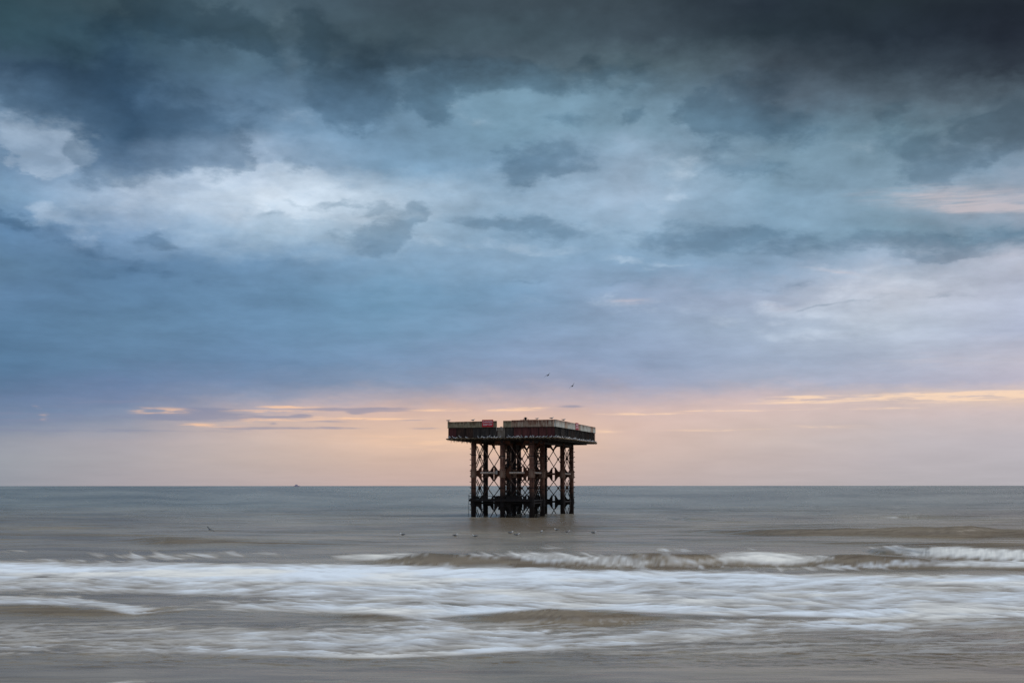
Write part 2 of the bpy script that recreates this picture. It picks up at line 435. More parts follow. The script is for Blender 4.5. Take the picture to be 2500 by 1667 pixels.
class MB:
    def __init__(self):
        self.v, self.f = [], []

    def add(self, vs, fs):
        k = len(self.v)
        self.v += [tuple(p) for p in vs]
        self.f += [tuple(i + k for i in q) for q in fs]
        return self

    def box(self, x0, x1, y0, y1, z0, z1):
        return self.add([(x0, y0, z0), (x1, y0, z0), (x1, y1, z0), (x0, y1, z0), (x0, y0, z1), (x1, y0, z1), (x1, y1, z1), (x0, y1, z1)],
                        [(0, 3, 2, 1), (4, 5, 6, 7), (0, 1, 5, 4), (1, 2, 6, 5), (2, 3, 7, 6), (3, 0, 4, 7)])

    def tube(self, a, b, r0, r1=None, n=10, cap=True):
        r1 = r0 if r1 is None else r1
        a, b = Vector(a), Vector(b)
        d = (b - a).normalized()
        u = d.orthogonal().normalized()
        w = d.cross(u)
        vs = []
        for c, r in ((a, r0), (b, r1)):
            for i in range(n):
                t = 2 * math.pi * i / n
                vs.append(c + u * (r * math.cos(t)) + w * (r * math.sin(t)))
        fs = [(i, (i + 1) % n, n + (i + 1) % n, n + i) for i in range(n)]
        if cap:
            fs += [tuple(reversed(range(n))), tuple(range(n, 2 * n))]
        return self.add(vs, fs)

    def loft(self, rings, n=10):
        """rings: (centre, ry, rz) along x"""
        vs = []
        for (c, ry, rz) in rings:
            for i in range(n):
                t = 2 * math.pi * i / n
                vs.append((c[0], c[1] + ry * math.cos(t), c[2] + rz * math.sin(t)))
        fs = []
        m = len(rings)
        for k in range(m - 1):
            for i in range(n):
                j = (i + 1) % n
                fs.append((k * n + i, (k + 1) * n + i, (k + 1) * n + j, k * n + j))
        fs += [tuple(range(n)), tuple(reversed(range((m - 1) * n, m * n)))]
        return self.add(vs, fs)

    def prism(self, poly, org, ux, uz, un, t):
        """polygon (a, b) in the plane org + a*ux + b*uz, thickness t along un"""
        org, ux, uz, un = Vector(org), Vector(ux), Vector(uz), Vector(un)
        n = len(poly)
        vs = [org + ux * a + uz * b - un * (t / 2) for a, b in poly] + [org + ux * a + uz * b + un * (t / 2) for a, b in poly]
        fs = [tuple(range(n)), tuple(reversed(range(n, 2 * n)))] + [(i, n + i, n + (i + 1) % n, (i + 1) % n) for i in range(n)]
        return self.add(vs, fs)

    def mesh(self, name, mat, smooth=False):
        me = bpy.data.meshes.new(name)
        me.from_pydata(self.v, [], self.f)
        bm = bmesh.new()
        bm.from_mesh(me)
        bmesh.ops.recalc_face_normals(bm, faces=bm.faces)
        bm.to_mesh(me)
        bm.free()
        if mat:
            me.materials.append(mat)
        if smooth:
            for p in me.polygons:
                p.use_smooth = True
        return me

    def build(self, name, mat, parent=None, smooth=False, loc=None):
        o = bpy.data.objects.new(name, self.mesh(name, mat, smooth))
        COL.objects.link(o)
        if parent is not None:
            o.parent = parent
        if loc:
            o.location = loc
        return o


def inst(name, me, parent=None, loc=(0, 0, 0), rot=(0, 0, 0), sc=1.0):
    o = bpy.data.objects.new(name, me)
    COL.objects.link(o)
    if parent is not None:
        o.parent = parent
    o.location = loc
    o.rotation_euler = rot
    o.scale = (sc, sc, sc) if not hasattr(sc, '__len__') else sc
    return o


# =================================================================== noise in numpy (for the water surface)
_rs = np.random.RandomState(3)
_perm = _rs.permutation(4096)
_gr = _rs.uniform(0, 2 * np.pi, 4096)
_gx, _gy = np.cos(_gr), np.sin(_gr)


def perlin(x, y):
    xi, yi = np.floor(x).astype(np.int64), np.floor(y).astype(np.int64)
    xf, yf = x - xi, y - yi
    u, v = xf * xf * xf * (xf * (xf * 6 - 15) + 10), yf * yf * yf * (yf * (yf * 6 - 15) + 10)

    def h(a, b):
        return _perm[(_perm[a & 4095] + b) & 4095]
    out = []
    for (ax, ay) in ((0, 0), (1, 0), (0, 1), (1, 1)):
        k = h(xi + ax, yi + ay)
        out.append(_gx[k] * (xf - ax) + _gy[k] * (yf - ay))
    a = out[0] + u * (out[1] - out[0])
    b = out[2] + u * (out[3] - out[2])
    return (a + v * (b - a)) * 1.5


def fbm(x, y, n=4, gain=0.5, lac=2.03):
    a, s, t = 1.0, 0.0, 0.0
    for i in range(n):
        s = s + a * perlin(x + 17.3 * i, y - 9.1 * i)
        t += a
        a *= gain
        x, y = x * lac, y * lac
    return s / t


def sstep(a, b, x):
    t = np.clip((x - a) / (b - a), 0, 1)
    return t * t * (3 - 2 * t)


# =================================================================== the sea
NR, NC = 720, 940
inv = np.linspace(1 / 17.0, 1 / 420.0, NR)
ys = np.concatenate([1 / inv, np.geomspace(430, 45000, 46), np.arange(79, 96, 0.15), np.arange(44.3, 51.5, 0.13), np.arange(105, 119, 0.4)])
ys = np.sort(ys)
ys = ys[np.concatenate([[True], np.diff(ys) > 0.03])]
u = np.linspace(-1, 1, NC)
side = np.array([1.5, 4, 8, 15, 28, 50, 90, 170, 400.0])       # the water goes on well past either side
NC += 2 * len(side)
Y = np.repeat(ys[:, None], NC, 1)
X = np.concatenate([-np.ones(len(side)), u, np.ones(len(side))])[None, :] * (0.41 * Y + 5.0)
X = X + np.concatenate([-side[::-1], 0 * u, side])[None, :]
PXX = 1250 + F * X / Y            # bearing and depression of every spot of the beach-side water, seen from the shore
PXY = 1185 + 4 * F / Y

near = 1 - sstep(300, 420, Y)
# long low swell and chop
sw = 0.15 * fbm(X / 30 + 3, Y / 9.0, 3) + 0.08 * fbm(X / 9, Y / 3.0 + 5, 2) * (0.25 + 0.75 * sstep(60, 110, Y)) * (1 - 0.8 * sstep(130, 220, Y))
mid = sstep(88, 125, Y)
sw = sw * (0.35 + 0.9 * mid) + mid * 0.42 * fbm(X / 60 + 9, Y / 16.0 + 2, 2)
Zs = sw * near * sstep(20, 34, Y)

CRESTS = [
    (6.0, 10.0, [(1850, 1236, 1236), (2000, 1233, 1239), (2150, 1234, 1239), (2300, 1236, 1236)]),
    (6.0, 10.0, [(1180, 1231, 1231), (1320, 1230, 1234), (1480, 1231, 1234), (1600, 1232, 1232)]),
    (5.0, 8.0, [(-200, 1282, 1285), (0, 1281, 1286), (150, 1280, 1287), (380, 1282, 1287), (520, 1284, 1284)]),
    (5.0, 8.0, [(620, 1266, 1266), (760, 1262, 1268), (900, 1263, 1268), (1040, 1266, 1266)]),
    (3.5, 6.0, [(1320, 1322, 1322), (1450, 1319, 1328), (1600, 1321, 1330), (1700, 1324, 1329), (1780, 1326, 1326)]),
    (5.0, 8.0, [(1480, 1282, 1282), (1600, 1279, 1285), (1740, 1280, 1285), (1840, 1282, 1282)]),
    (5.0, 9.0, [(250, 1244, 1244), (420, 1241, 1247), (600, 1242, 1247), (740, 1244, 1244)]),
    (5.0, 8.0, [(1900, 1254, 1254), (2100, 1257, 1263), (2200, 1255, 1264), (2320, 1257, 1265), (2500, 1260, 1266), (2900, 1260, 1264)]),
    (5.0, 8.0, [(1560, 1256, 1256), (1680, 1262, 1272), (1800, 1270, 1276), (1900, 1274, 1274)]),
    # (front width m, back length m, [(px, crest row, base row)])
    (3.5, 7.0, [(1560, 1296, 1296), (1700, 1293, 1303), (1900, 1290, 1309), (2150, 1288, 1313), (2330, 1284, 1316), (2430, 1289, 1314), (2560, 1290, 1316), (2900, 1290, 1312)]),
    (3.0, 5.0, [(1500, 1317, 1317), (1700, 1316, 1325), (1950, 1318, 1327), (2200, 1320, 1332), (2400, 1321, 1336), (2600, 1324, 1338), (2900, 1326, 1336)]),
    (4.0, 6.0, [(180, 1318, 1319), (300, 1314, 1324), (420, 1308, 1328), (560, 1311, 1329), (700, 1314, 1330), (860, 1318, 1328), (1000, 1322, 1322)]),
    (2.6, 4.0, [(800, 1371, 1371), (880, 1362, 1373), (960, 1352, 1376), (1050, 1344, 1380), (1130, 1347, 1381), (1300, 1352, 1382), (1500, 1350, 1384), (1640, 1346, 1386), (1740, 1350, 1382), (1850, 1356, 1380), (1960, 1360, 1382), (2040, 1350, 1384), (2110, 1349, 1386), (2220, 1358, 1388), (2350, 1370, 1390), (2500, 1374, 1392), (2800, 1372, 1392)]),
    (2.4, 4.0, [(2080, 1344, 1344), (2150, 1335, 1356), (2260, 1331, 1366), (2400, 1333, 1370), (2560, 1338, 1374), (2900, 1340, 1372)]),
    (1.7, 2.6, [(-400, 1468, 1494), (0, 1470, 1496), (150, 1470, 1500), (290, 1482, 1506), (380, 1474, 1496), (500, 1476, 1490), (640, 1486, 1496), (760, 1492, 1506), (870, 1488, 1512), (960, 1492, 1516), (1060, 1506, 1512), (1120, 1498, 1510), (1220, 1488, 1518), (1340, 1476, 1522), (1400, 1480, 1526), (1520, 1486, 1522), (1600, 1494, 1514), (1690, 1496, 1512), (1800, 1494, 1510), (2000, 1500, 1513), (2200, 1502, 1512), (2400, 1504, 1524), (2600, 1506, 1526), (2900, 1504, 1522)]),
    (1.0, 2.0, [(-400, 1580, 1584), (0, 1578, 1584), (400, 1583, 1589), (600, 1588, 1594), (900, 1593, 1599), (1150, 1585, 1592), (1400, 1571, 1577), (1600, 1563, 1568), (1900, 1545, 1551), (2200, 1535, 1540), (2500, 1539, 1544), (2900, 1541, 1545)]),
    (2.0, 3.0, [(1550, 1422, 1422), (1700, 1420, 1426), (1900, 1425, 1431), (2100, 1428, 1431), (2300, 1428, 1434), (2600, 1430, 1433)]),
    (1.6, 3.0, [(-400, 1436, 1442), (300, 1438, 1443), (600, 1446, 1452), (900, 1452, 1456), (1100, 1452, 1452)]),
]
wob = fbm(X / 5.0, Y / 12.0 + 40, 3)
face = np.zeros_like(Y)
for ci, (w, back, pts) in enumerate(CRESTS):
    p = np.array(pts, float)
    xs_ = np.linspace(p[0, 0], p[-1, 0], 400)
    ker = np.hanning(13); ker /= ker.sum()

    def smooth(v):
        v = np.interp(xs_, p[:, 0], v)
        return np.convolve(np.pad(v, 6, 'edge'), ker, 'valid')
    cr = smooth(p[:, 1]); bs = smooth(p[:, 2])
    yb = 4 * F / (bs - 1185)
    yc = yb + w
    A = 4 - (cr - 1185) * yc / F
    A = np.maximum(A, 0) * np.clip((bs - cr) / 3.0, 0, 1)
    Yc = np.interp(PXX, xs_, yc)
    Aa = np.interp(PXX, xs_, A, left=A[0], right=A[-1])
    Aa = Aa * (1 + 0.25 * wob)
    front = sstep(0, 1, (Y - (Yc - w)) / w) ** 1.25
    rear = np.exp(-np.clip((Y - Yc) / back, 0, 9) ** 2)
    hgt = Aa * np.where(Y < Yc, front, rear)
    Zs = Zs * (1 - 0.6 * np.clip(hgt / 0.4, 0, 1)) + hgt
    inface = sstep(-0.1, 0.15, (Y - (Yc - w)) / w) * (1 - sstep(0.85, 1.1, (Y - (Yc - w)) / w)) * np.clip(Aa / 0.35, 0, 1)
    if ci < 15:
        face = np.maximum(face, inface)

# where each spot of the heaved surface is seen from the shore: the run of the foam follows the wave faces
PXY = 1185 + (4 - Zs) * F / Y
# foam: bands given as (bearing px, row px, half height, amount)
BANDS = [
    (3, 0.0, [(-300, 1386, 20, 1.0), (0, 1384, 20, .95), (250, 1390, 20, .9), (420, 1392, 24, .95), (830, 1394, 24, 1.0), (1060, 1396, 20, 1.0), (1300, 1400, 19, .95), (1500, 1402, 18, .85), (1700, 1406, 18, .8), (1900, 1408, 18, .85), (2100, 1409, 16, .75), (2300, 1412, 15, .8), (2500, 1415, 18, .9), (2900, 1415, 18, .9)]),
    (2, 0.0, [(-300, 1420, 30, .62), (0, 1418, 24, .6), (400, 1422, 26, .6), (830, 1428, 36, .72), (1250, 1436, 42, .74), (1500, 1440, 40, .7), (1700, 1445, 42, .66), (1900, 1450, 44, .68), (2200, 1458, 44, .68), (2500, 1462, 44, .66), (2900, 1462, 40, .6)]),
    (2, 0.0, [(-300, 1460, 12, .6), (0, 1458, 12, .62), (150, 1458, 14, .58), (260, 1468, 14, .52), (340, 1484, 14, .6), (420, 1478, 12, .3), (520, 1470, 16, .45), (700, 1474, 18, .6), (900, 1474, 18, .75), (1050, 1486, 22, .8), (1120, 1484, 14, .8), (1250, 1478, 10, .8), (1340, 1470, 10, .7), (1480, 1474, 10, .7), (1600, 1480, 12, .8), (1760, 1486, 12, .8), (1900, 1488, 12, .7), (2080, 1490, 12, .85), (2250, 1494, 14, .7), (2500, 1492, 14, .6), (2900, 1492, 14, .6)]),
    (2, 0.0, [(-300, 1545, 26, .3), (0, 1545, 28, .34), (300, 1545, 30, .42), (600, 1552, 32, .55), (860, 1555, 36, .6), (1060, 1552, 40, .62), (1250, 1556, 30, .55), (1450, 1556, 16, .5), (1600, 1546, 18, .55), (1750, 1534, 20, .62), (1900, 1524, 18, .5), (2100, 1516, 18, .6), (2250, 1512, 16, .5), (2500, 1510, 18, .45), (2900, 1510, 18, .4)]),
    (2, 0.0, [(850, 1515, 10, .2), (1000, 1514, 14, .45), (1100, 1520, 14, .5), (1300, 1534, 12, .4), (1500, 1540, 10, .25)]),
    (2, 0.0, [(1640, 1512, 10, .3), (1800, 1512, 10, .5), (1960, 1514, 10, .45), (2140, 1526, 9, .6), (2200, 1530, 8, .5), (2300, 1528, 8, .2)]),
    (3, 0.0, [(-300, 1574, 11, .3), (0, 1570, 12, .34), (200, 1573, 11, .4), (400, 1576, 11, .46), (620, 1582, 10, .62), (800, 1588, 8, .6), (960, 1590, 8, .75), (1120, 1582, 8, .7), (1300, 1575, 7, .6), (1500, 1564, 6, .5), (1700, 1556, 6, .4), (1800, 1550, 6, .2)]),
    (1, 0.0, [(-300, 1341, 5, .3), (0, 1341, 5, .42), (90, 1343, 4, .35), (160, 1343, 3, .0)]),
    (1, 0.0, [(180, 1352, 7, .0), (330, 1350, 9, .42), (420, 1354, 10, .5), (480, 1352, 10, .42), (640, 1346, 6, .3), (760, 1348, 6, .0)]),
    (1, 0.0, [(-100, 1362, 4, .3), (200, 1364, 4, .3), (400, 1366, 4, .3), (600, 1368, 4, .0)]),
    (2, 1.0, [(780, 1358, 6, .0), (850, 1357, 9, .6), (920, 1356, 9, .8), (1000, 1350, 6, .5), (1080, 1346, 4, .1)]),
    (2, 0.9, [(1690, 1360, 10, .0), (1780, 1356, 12, .7), (1850, 1358, 15, .95), (1930, 1362, 14, .85), (2000, 1360, 9, .5), (2060, 1352, 3, .1)]),
    (2, 0.8, [(2150, 1342, 10, .0), (2230, 1346, 12, .75), (2330, 1346, 14, 1.0), (2420, 1350, 14, .95), (2520, 1352, 13, .9), (2900, 1352, 12, .8)]),
    (2, 0.5, [(2180, 1374, 6, .0), (2300, 1373, 8, .55), (2420, 1374, 9, .8), (2550, 1374, 8, .7), (2900, 1374, 8, .6)]),
    (1, 0.0, [(1100, 1350, 4, .0), (1180, 1352, 8, .5), (1300, 1356, 16, .6), (1450, 1362, 18, .62), (1560, 1364, 18, .5), (1660, 1362, 16, .45), (1760, 1372, 8, .3), (1860, 1380, 5, .2)]),
    (1, 0.0, [(1700, 1380, 7, .25), (1900, 1384, 6, .35), (2050, 1382, 8, .45), (2200, 1372, 10, .6), (2300, 1364, 5, .2)]),
    (1, 0.0, [(2050, 1338, 3, .0), (2130, 1336, 5, .3), (2180, 1340, 12, .65), (2230, 1350, 10, .4)]),
    (1, 0.0, [(1500, 1340, 4, .0), (1600, 1338, 5, .35), (1700, 1340, 5, .4), (1830, 1338, 5, .3), (1900, 1340, 4, .0)]),
    (1, 0.0, [(1290, 1334, 4, .0), (1340, 1334, 6, .25), (1390, 1334, 5, .2), (1440, 1334, 4, .0)]),
    (1, 0.0, [(60, 1664, 5, .0), (160, 1664, 5, .7), (260, 1660, 5, .5), (330, 1652, 5, .5), (380, 1652, 4, .2), (450, 1654, 3, .0)]),
    (1, 0.0, [(700, 1646, 3, .0), (840, 1650, 5, .3), (900, 1646, 5, .25), (960, 1648, 3, .0)]),
    (1, 0.0, [(2080, 1262, 1.6, .0), (2170, 1262, 2.2, .6), (2215, 1262, 1.8, .4), (2260, 1264, 1, .0)]),
    (1, 0.0, [(1800, 1214, 1.2, .0), (1814, 1214, 1.6, .35), (1830, 1214, 1, .0)]),
]
wv = 7.0 * fbm(PXX / 260, PXY / 46 + 3, 3)
wu = 60 * fbm(PXX / 300 + 8, PXY / 60, 2)
yy = PXY + wv
xx = PXX + wu


def ramp_pts(pts, k, q):
    p = np.array(pts, float)
    return np.interp(q, p[:, 0], p[:, k])


# silky streaks, drawn out along the run of the wash
s_h = fbm(xx / 150 + yy / 90, yy / 7.5, 4, 0.55)
s_t = fbm((xx + 3.0 * yy) / 120, (yy - 0.10 * xx) / 6.5, 4, 0.55)
s_u = fbm((xx - 3.0 * yy) / 140 + 5, (yy + 0.07 * xx) / 7.5, 4, 0.55)
sel = sstep(-.25, .25, fbm(PXX / 330 + 2, PXY / 50, 2))
s_w = 0.35 * s_h + 0.65 * (sel * s_t + (1 - sel) * s_u)
fine = fbm((xx + 1.5 * yy) / 60, (yy - 0.05 * xx) / 2.6, 3, 0.6)
s_w = np.clip(0.5 + 1.35 * s_w + 0.42 * fine, 0, 1)
# streaks running down a breaking face
ang_u = (xx + 1.0 * yy) / 150
ang_v = (yy * 0.9 - 0.28 * xx) / 8.5
s_f = np.clip(0.5 + 1.15 * fbm(ang_u, ang_v, 4, 0.5) + 0.5 * (s_w - 0.5), 0, 1)
foam = np.zeros_like(Y)
cream = np.zeros_like(Y)
low = fbm(PXX / 190 + 4, PXY / 22 + 1, 3)
for kind, cr_, pts in BANDS:
    yc = ramp_pts(pts, 1, PXX); hh = ramp_pts(pts, 2, PXX); am = ramp_pts(pts, 3, PXX)
    inside = (PXX > pts[0][0]) & (PXX < pts[-1][0]) | (pts[0][0] <= -300) & (PXX < 0) | (pts[-1][0] >= 2900) & (PXX > 2500)
    d = np.abs(PXY + 0.5 * wv - yc) / hh
    prof = np.exp(-d ** (4 if kind == 2 else 3 if kind == 3 else 2.4)) * am * inside
    st = s_f if kind == 1 and pts[0][1] < 1400 else s_w
    if kind == 3:
        val = prof * 1.42 - (1 - st) * 0.60 - 0.08 + 0.25 * low * prof
    elif kind == 2:
        val = prof * 1.42 - (1 - st) * 0.66 - 0.06 + 0.40 * low * prof
    else:
        val = prof * 1.45 - (1 - st) * 0.72
    if cr_ > 0:
        val = prof * 1.3 - (1 - st) * 0.62
    val = np.clip(val, 0, 1)
    foam = foam + (1 - foam) * val
    cream = np.maximum(cream, val * cr_)
cream = np.maximum(cream, 0.8 * foam * sstep(0.0, 0.35, fbm(PXX / 420 + 11, PXY / 22, 2)))
# thin threads left over the shallows and the open water
thr = sstep(0.40, 0.72, 0.5 + 1.1 * fbm(xx / 190 + 0.02 * yy, (yy + .03 * xx) / 5.0 + 30, 4, 0.6)) * sstep(1495, 1520, PXY) * (1 - sstep(1580, 1600, PXY))
foam = np.maximum(foam, 0.28 * thr)
# faint whitecaps far out
wc = sstep(0.36, 0.52, fbm(PXX / 26, PXY / 1.7, 3)) * (1 - sstep(1225, 1300, PXY)) * sstep(1188, 1192, PXY) * sstep(0.0, 0.3, fbm(PXX / 300, PXY / 14, 2))
foam = np.maximum(foam, 0.10 * wc)
Zs += foam * 0.04 * (s_w - 0.3) * near + 0.035 * (s_w - 0.5) * near * sstep(1330, 1380, PXY) * (1 - sstep(1600, 1640, PXY))
streak = np.clip(0.5 + 0.9 * fbm(xx / 260, yy / 8 + 70, 5, 0.62) + 0.9 * fbm(xx / 500, yy / 16 + 20, 3), 0, 1)

# dark reflection of the platform, painted into the water colour at its foot
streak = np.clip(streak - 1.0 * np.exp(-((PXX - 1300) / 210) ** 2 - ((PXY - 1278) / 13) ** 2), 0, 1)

me = bpy.data.meshes.new('sea')
nr, nc = Y.shape
co = np.empty((nr * nc, 3), np.float32)
co[:, 0] = X.ravel(); co[:, 1] = Y.ravel(); co[:, 2] = Zs.ravel()
idx = np.arange(nr * nc, dtype=np.int32).reshape(nr, nc)
quads = np.stack([idx[:-1, :-1], idx[:-1, 1:], idx[1:, 1:], idx[1:, :-1]], -1).reshape(-1, 4)
me.vertices.add(nr * nc)
me.vertices.foreach_set('co', co.ravel())
me.loops.add(quads.size)
me.loops.foreach_set('vertex_index', quads.ravel())
me.polygons.add(len(quads))
me.polygons.foreach_set('loop_start', np.arange(0, quads.size, 4, dtype=np.int32))
me.polygons.foreach_set('loop_total', np.full(len(quads), 4, dtype=np.int32))
me.update()
me.shade_smooth()
at = me.attributes.new('wash', 'FLOAT_COLOR', 'POINT')
ca = np.ones((nr * nc, 4), np.float32)
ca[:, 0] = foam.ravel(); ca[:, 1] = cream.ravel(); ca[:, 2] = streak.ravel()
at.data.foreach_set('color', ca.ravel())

m_sea, gg, b = new_mat('sea_water')
tcs = gg.n('ShaderNodeTexCoord').outputs['Object']
atn = gg.n('ShaderNodeAttribute', attribute_name='wash')
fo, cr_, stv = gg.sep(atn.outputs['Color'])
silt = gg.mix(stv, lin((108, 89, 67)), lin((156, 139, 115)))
sn = gg.noise(gg.vm('MULTIPLY', tcs, (0.03, 0.08, 1)), 1.0, 4, 0.6)
silt = gg.mix(gg.m('MULTIPLY', sn, 0.5), silt, lin((100, 90, 76)))
_x, _y, _z = gg.sep(tcs)
silt = gg.mix(gg.rng(_y, 90, 330, 0.0, 0.85, smooth=True), silt, gg.mix(stv, lin((88, 94, 92)), lin((132, 136, 131))))
foamc = gg.mix(cr_, (0.84, 0.90, 0.97), (0.92, 0.88, 0.80))
gg.put(b.inputs['Base Color'], gg.mix(fo, silt, foamc))
gg.put(b.inputs['Roughness'], gg.rng(fo, 0, 0.5, 0.27, 0.85))
gg.put(b.inputs['Specular IOR Level'], gg.rng(fo, 0, 0.6, 0.58, 0.1))
b.inputs['IOR'].default_value = 1.33
bn = gg.noise(gg.vm('MULTIPLY', tcs, (0.16, 0.8, 1)), 1.0, 4, 0.55, 0.2)
bn2 = gg.noise(gg.vm('MULTIPLY', tcs, (0.05, 0.16, 1)), 1.0, 3, 0.6, 0.2)
hsum = gg.m('ADD', bn, gg.m('MULTIPLY', bn2, 3.0))
_x, _y, _z = gg.sep(tcs)
bump = gg.n('ShaderNodeBump')
gg.put(bump.inputs['Strength'], gg.rng(_y, 40, 240, 0.10, 0.9))
bump.inputs['Distance'].default_value = 0.5
gg.put(bump.inputs['Height'], hsum)
m_sea.node_tree.links.new(bump.outputs[0], b.inputs['Normal'])
me.materials.append(m_sea)
sea = bpy.data.objects.new('sea', me)
COL.objects.link(sea)
tag(sea, 'grey brown sea with white surf breaking across it', None, None, 'structure')

# shingle beach under the photographer
m_b, gg, b = new_mat('shingle')
tcb = gg.n('ShaderNodeTexCoord').outputs['Object']
gg.put(b.inputs['Base Color'], gg.mix(gg.noise(tcb, 9.0, 5, 0.7), (0.20, 0.15, 0.10), (0.34, 0.29, 0.23)))
b.inputs['Roughness'].default_value = 0.8
mb = MB()
prof = [(-60, 3.4), (-8, 2.4), (4, 1.6), (12, 0.5), (19, -0.4), (26, -1.2)]
vs, fs = [], []
for k, (yv, zv) in enumerate(prof):
    for j in range(41):
        vs.append((-80 + 4 * j, yv + 0.8 * math.sin(j * .9 + k), zv + 0.05 * math.sin(j * 1.7 + k * 2)))
for k in range(len(prof) - 1):
    for j in range(40):
        a_ = k * 41 + j
        fs.append((a_, a_ + 1, a_ + 42, a_ + 41))
beach = mb.add(vs, fs).build('beach', m_b)
tag(beach, 'shingle beach sloping down to the surf', None, None, 'structure')
# =================================================================== the old intake tower
TH = 0.27549
TOWER = (2.5413, 184.0574)          # foot of the near right leg
S, RA, RB = 3.9211, 5.4347, 11.1976
ROWS = [0.0, RA, RA + RB, 2 * RA + RB]
COLS = [-2 * S, -S, 0.0]
X0, X1 = COLS[0] - 3.36, 3.41
Y0, Y1 = -0.75, ROWS[3] + 0.75


def steel(name, ramp_cols, rough=0.8, streak=(1.6, 1.6, 0.28), wet=False, blotch=0.5, spec=0.3, stain=None, stain_top=None):
    m, gg, b = new_mat(name)
    tc_ = gg.n('ShaderNodeTexCoord').outputs['Object']
    oi = gg.n('ShaderNodeObjectInfo').outputs['Random']
    off = gg.xyz(gg.m('MULTIPLY', oi, 7.0), 0.0, gg.m('MULTIPLY', oi, 3.0))
    a_ = gg.noise(gg.vm('MULTIPLY', gg.vm('ADD', tc_, off), streak), 2.2, 6, 0.65, 0.4)
    c_ = gg.noise(tc_, 1.1, 4, 0.6)
    mixf = gg.m('ADD', gg.m('MULTIPLY', a_, 1 - blotch), gg.m('MULTIPLY', c_, blotch))
    n_ = len(ramp_cols)
    col = gg.ramp(mixf, [(0.34 + 0.32 * i / (n_ - 1), lin(c)) for i, c in enumerate(ramp_cols)])
    fine_ = gg.noise(tc_, 14.0, 4, 0.7)
    col = gg.mix(gg.rng(fine_, 0.35, 0.7, 0.0, 0.5), col, gg.mix(1.0, col, (0.45, 0.4, 0.38), 'MULTIPLY'))
    x_, y_, z_ = gg.sep(tc_)
    if stain is not None:
        st = gg.noise(gg.vm('MULTIPLY', gg.vm('ADD', tc_, off), (3.2, 3.2, 0.22)), 2.0, 5, 0.7)
        top = gg.rng(z_, stain_top - 0.75, stain_top, -0.10, 0.16)
        col = gg.mix(gg.rng(gg.m('ADD', st, top), 0.50, 0.62, 0, 0.85), col, lin(stain))
    if wet:
        wn = gg.m('ADD', z_, gg.m('MULTIPLY', gg.m('SUBTRACT', gg.noise(tc_, 1.7, 4, 0.7), 0.5), 2.4))
        k = gg.rng(wn, 2.3, 4.3, 1, 0)
        col = gg.mix(gg.m('MULTIPLY', k, 0.93), col, lin((38, 34, 33)))
    gg.put(b.inputs['Base Color'], col)
    b.inputs['Roughness'].default_value = rough
    b.inputs['Specular IOR Level'].default_value = spec
    bp = gg.n('ShaderNodeBump')
    bp.inputs['Strength'].default_value = 0.5
    bp.inputs['Distance'].default_value = 0.02
    gg.put(bp.inputs['Height'], fine_)
    m.node_tree.links.new(bp.outputs[0], b.inputs['Normal'])
    return m


M_LEG = steel('rusted_leg', [(54, 35, 31), (96, 62, 50), (134, 92, 74), (158, 138, 126)], wet=True)
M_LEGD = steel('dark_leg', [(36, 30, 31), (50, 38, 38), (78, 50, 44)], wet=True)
M_SLV = steel('sleeve_steel', [(88, 56, 44), (150, 118, 100), (176, 150, 134)], wet=True)
M_GUS = steel('gusset_steel', [(44, 28, 24), (84, 50, 34), (122, 72, 44)], wet=True)
M_ROD = steel('brace_steel', [(70, 46, 38), (112, 88, 76), (150, 134, 124)], wet=True)
M_PIPE = steel('pale_pipe', [(176, 152, 138), (216, 196, 182), (232, 218, 204)], wet=True)
M_BLACK = steel('weeded_steel', [(26, 24, 25), (38, 32, 32), (54, 40, 36)], rough=0.7)
M_CHAR = steel('charcoal_skirt', [(46, 43, 44), (72, 66, 64), (104, 92, 84)], streak=(2.4, 2.4, 0.25), blotch=0.25)
M_MAR = steel('maroon_skirt', [(70, 40, 42), (104, 58, 58), (126, 78, 72)], streak=(2.4, 2.4, 0.25), blotch=0.25)
M_BRN = steel('brown_skirt', [(52, 40, 36), (76, 56, 48), (100, 76, 60)], streak=(2.4, 2.4, 0.25), blotch=0.25)
M_STN = steel('limed_skirt', [(110, 98, 88), (150, 138, 126), (178, 168, 156)], streak=(2.4, 2.4, 0.3), blotch=0.4)
M_FD = steel('dull_parapet', [(116, 106, 86), (166, 154, 128), (198, 188, 164)], streak=(3, 3, 0.3), stain=(84, 58, 40), stain_top=12.35)
M_FR = steel('rusty_parapet', [(128, 80, 60), (188, 162, 142), (228, 216, 198)], streak=(3, 3, 0.3), stain=(112, 56, 40), stain_top=12.45)
M_FP = steel('pale_parapet', [(196, 190, 178), (222, 220, 210), (236, 234, 226)], streak=(3, 3, 0.3), stain=(128, 92, 72), stain_top=12.45)
M_RED, gg, b = new_mat('sign_red')
tcr = gg.n('ShaderNodeTexCoord').outputs['Object']
gg.put(b.inputs['Base Color'], gg.mix(gg.noise(tcr, 3.0, 4, 0.6), lin((196, 8, 32)), lin((222, 24, 50))))
b.inputs['Roughness'].default_value = 0.5
M_PINK, gg, b = new_mat('sign_faded_red')
tcr = gg.n('ShaderNodeTexCoord').outputs['Object']
gg.put(b.inputs['Base Color'], gg.mix(gg.noise(tcr, 3.0, 4, 0.6), lin((180, 50, 66)), lin((206, 84, 96))))
b.inputs['Roughness'].default_value = 0.6
M_WHT, gg, b = new_mat('sign_white')
b.inputs['Base Color'].default_value = (*lin((244, 222, 226)), 1)
b.inputs['Roughness'].default_value = 0.6
M_GREY, gg, b = new_mat('weathered_grey_metal')
tcr = gg.n('ShaderNodeTexCoord').outputs['Object']
gg.put(b.inputs['Base Color'], gg.mix(gg.noise(tcr, 5.0, 4, 0.6), lin((190, 184, 178)), lin((140, 128, 120))))
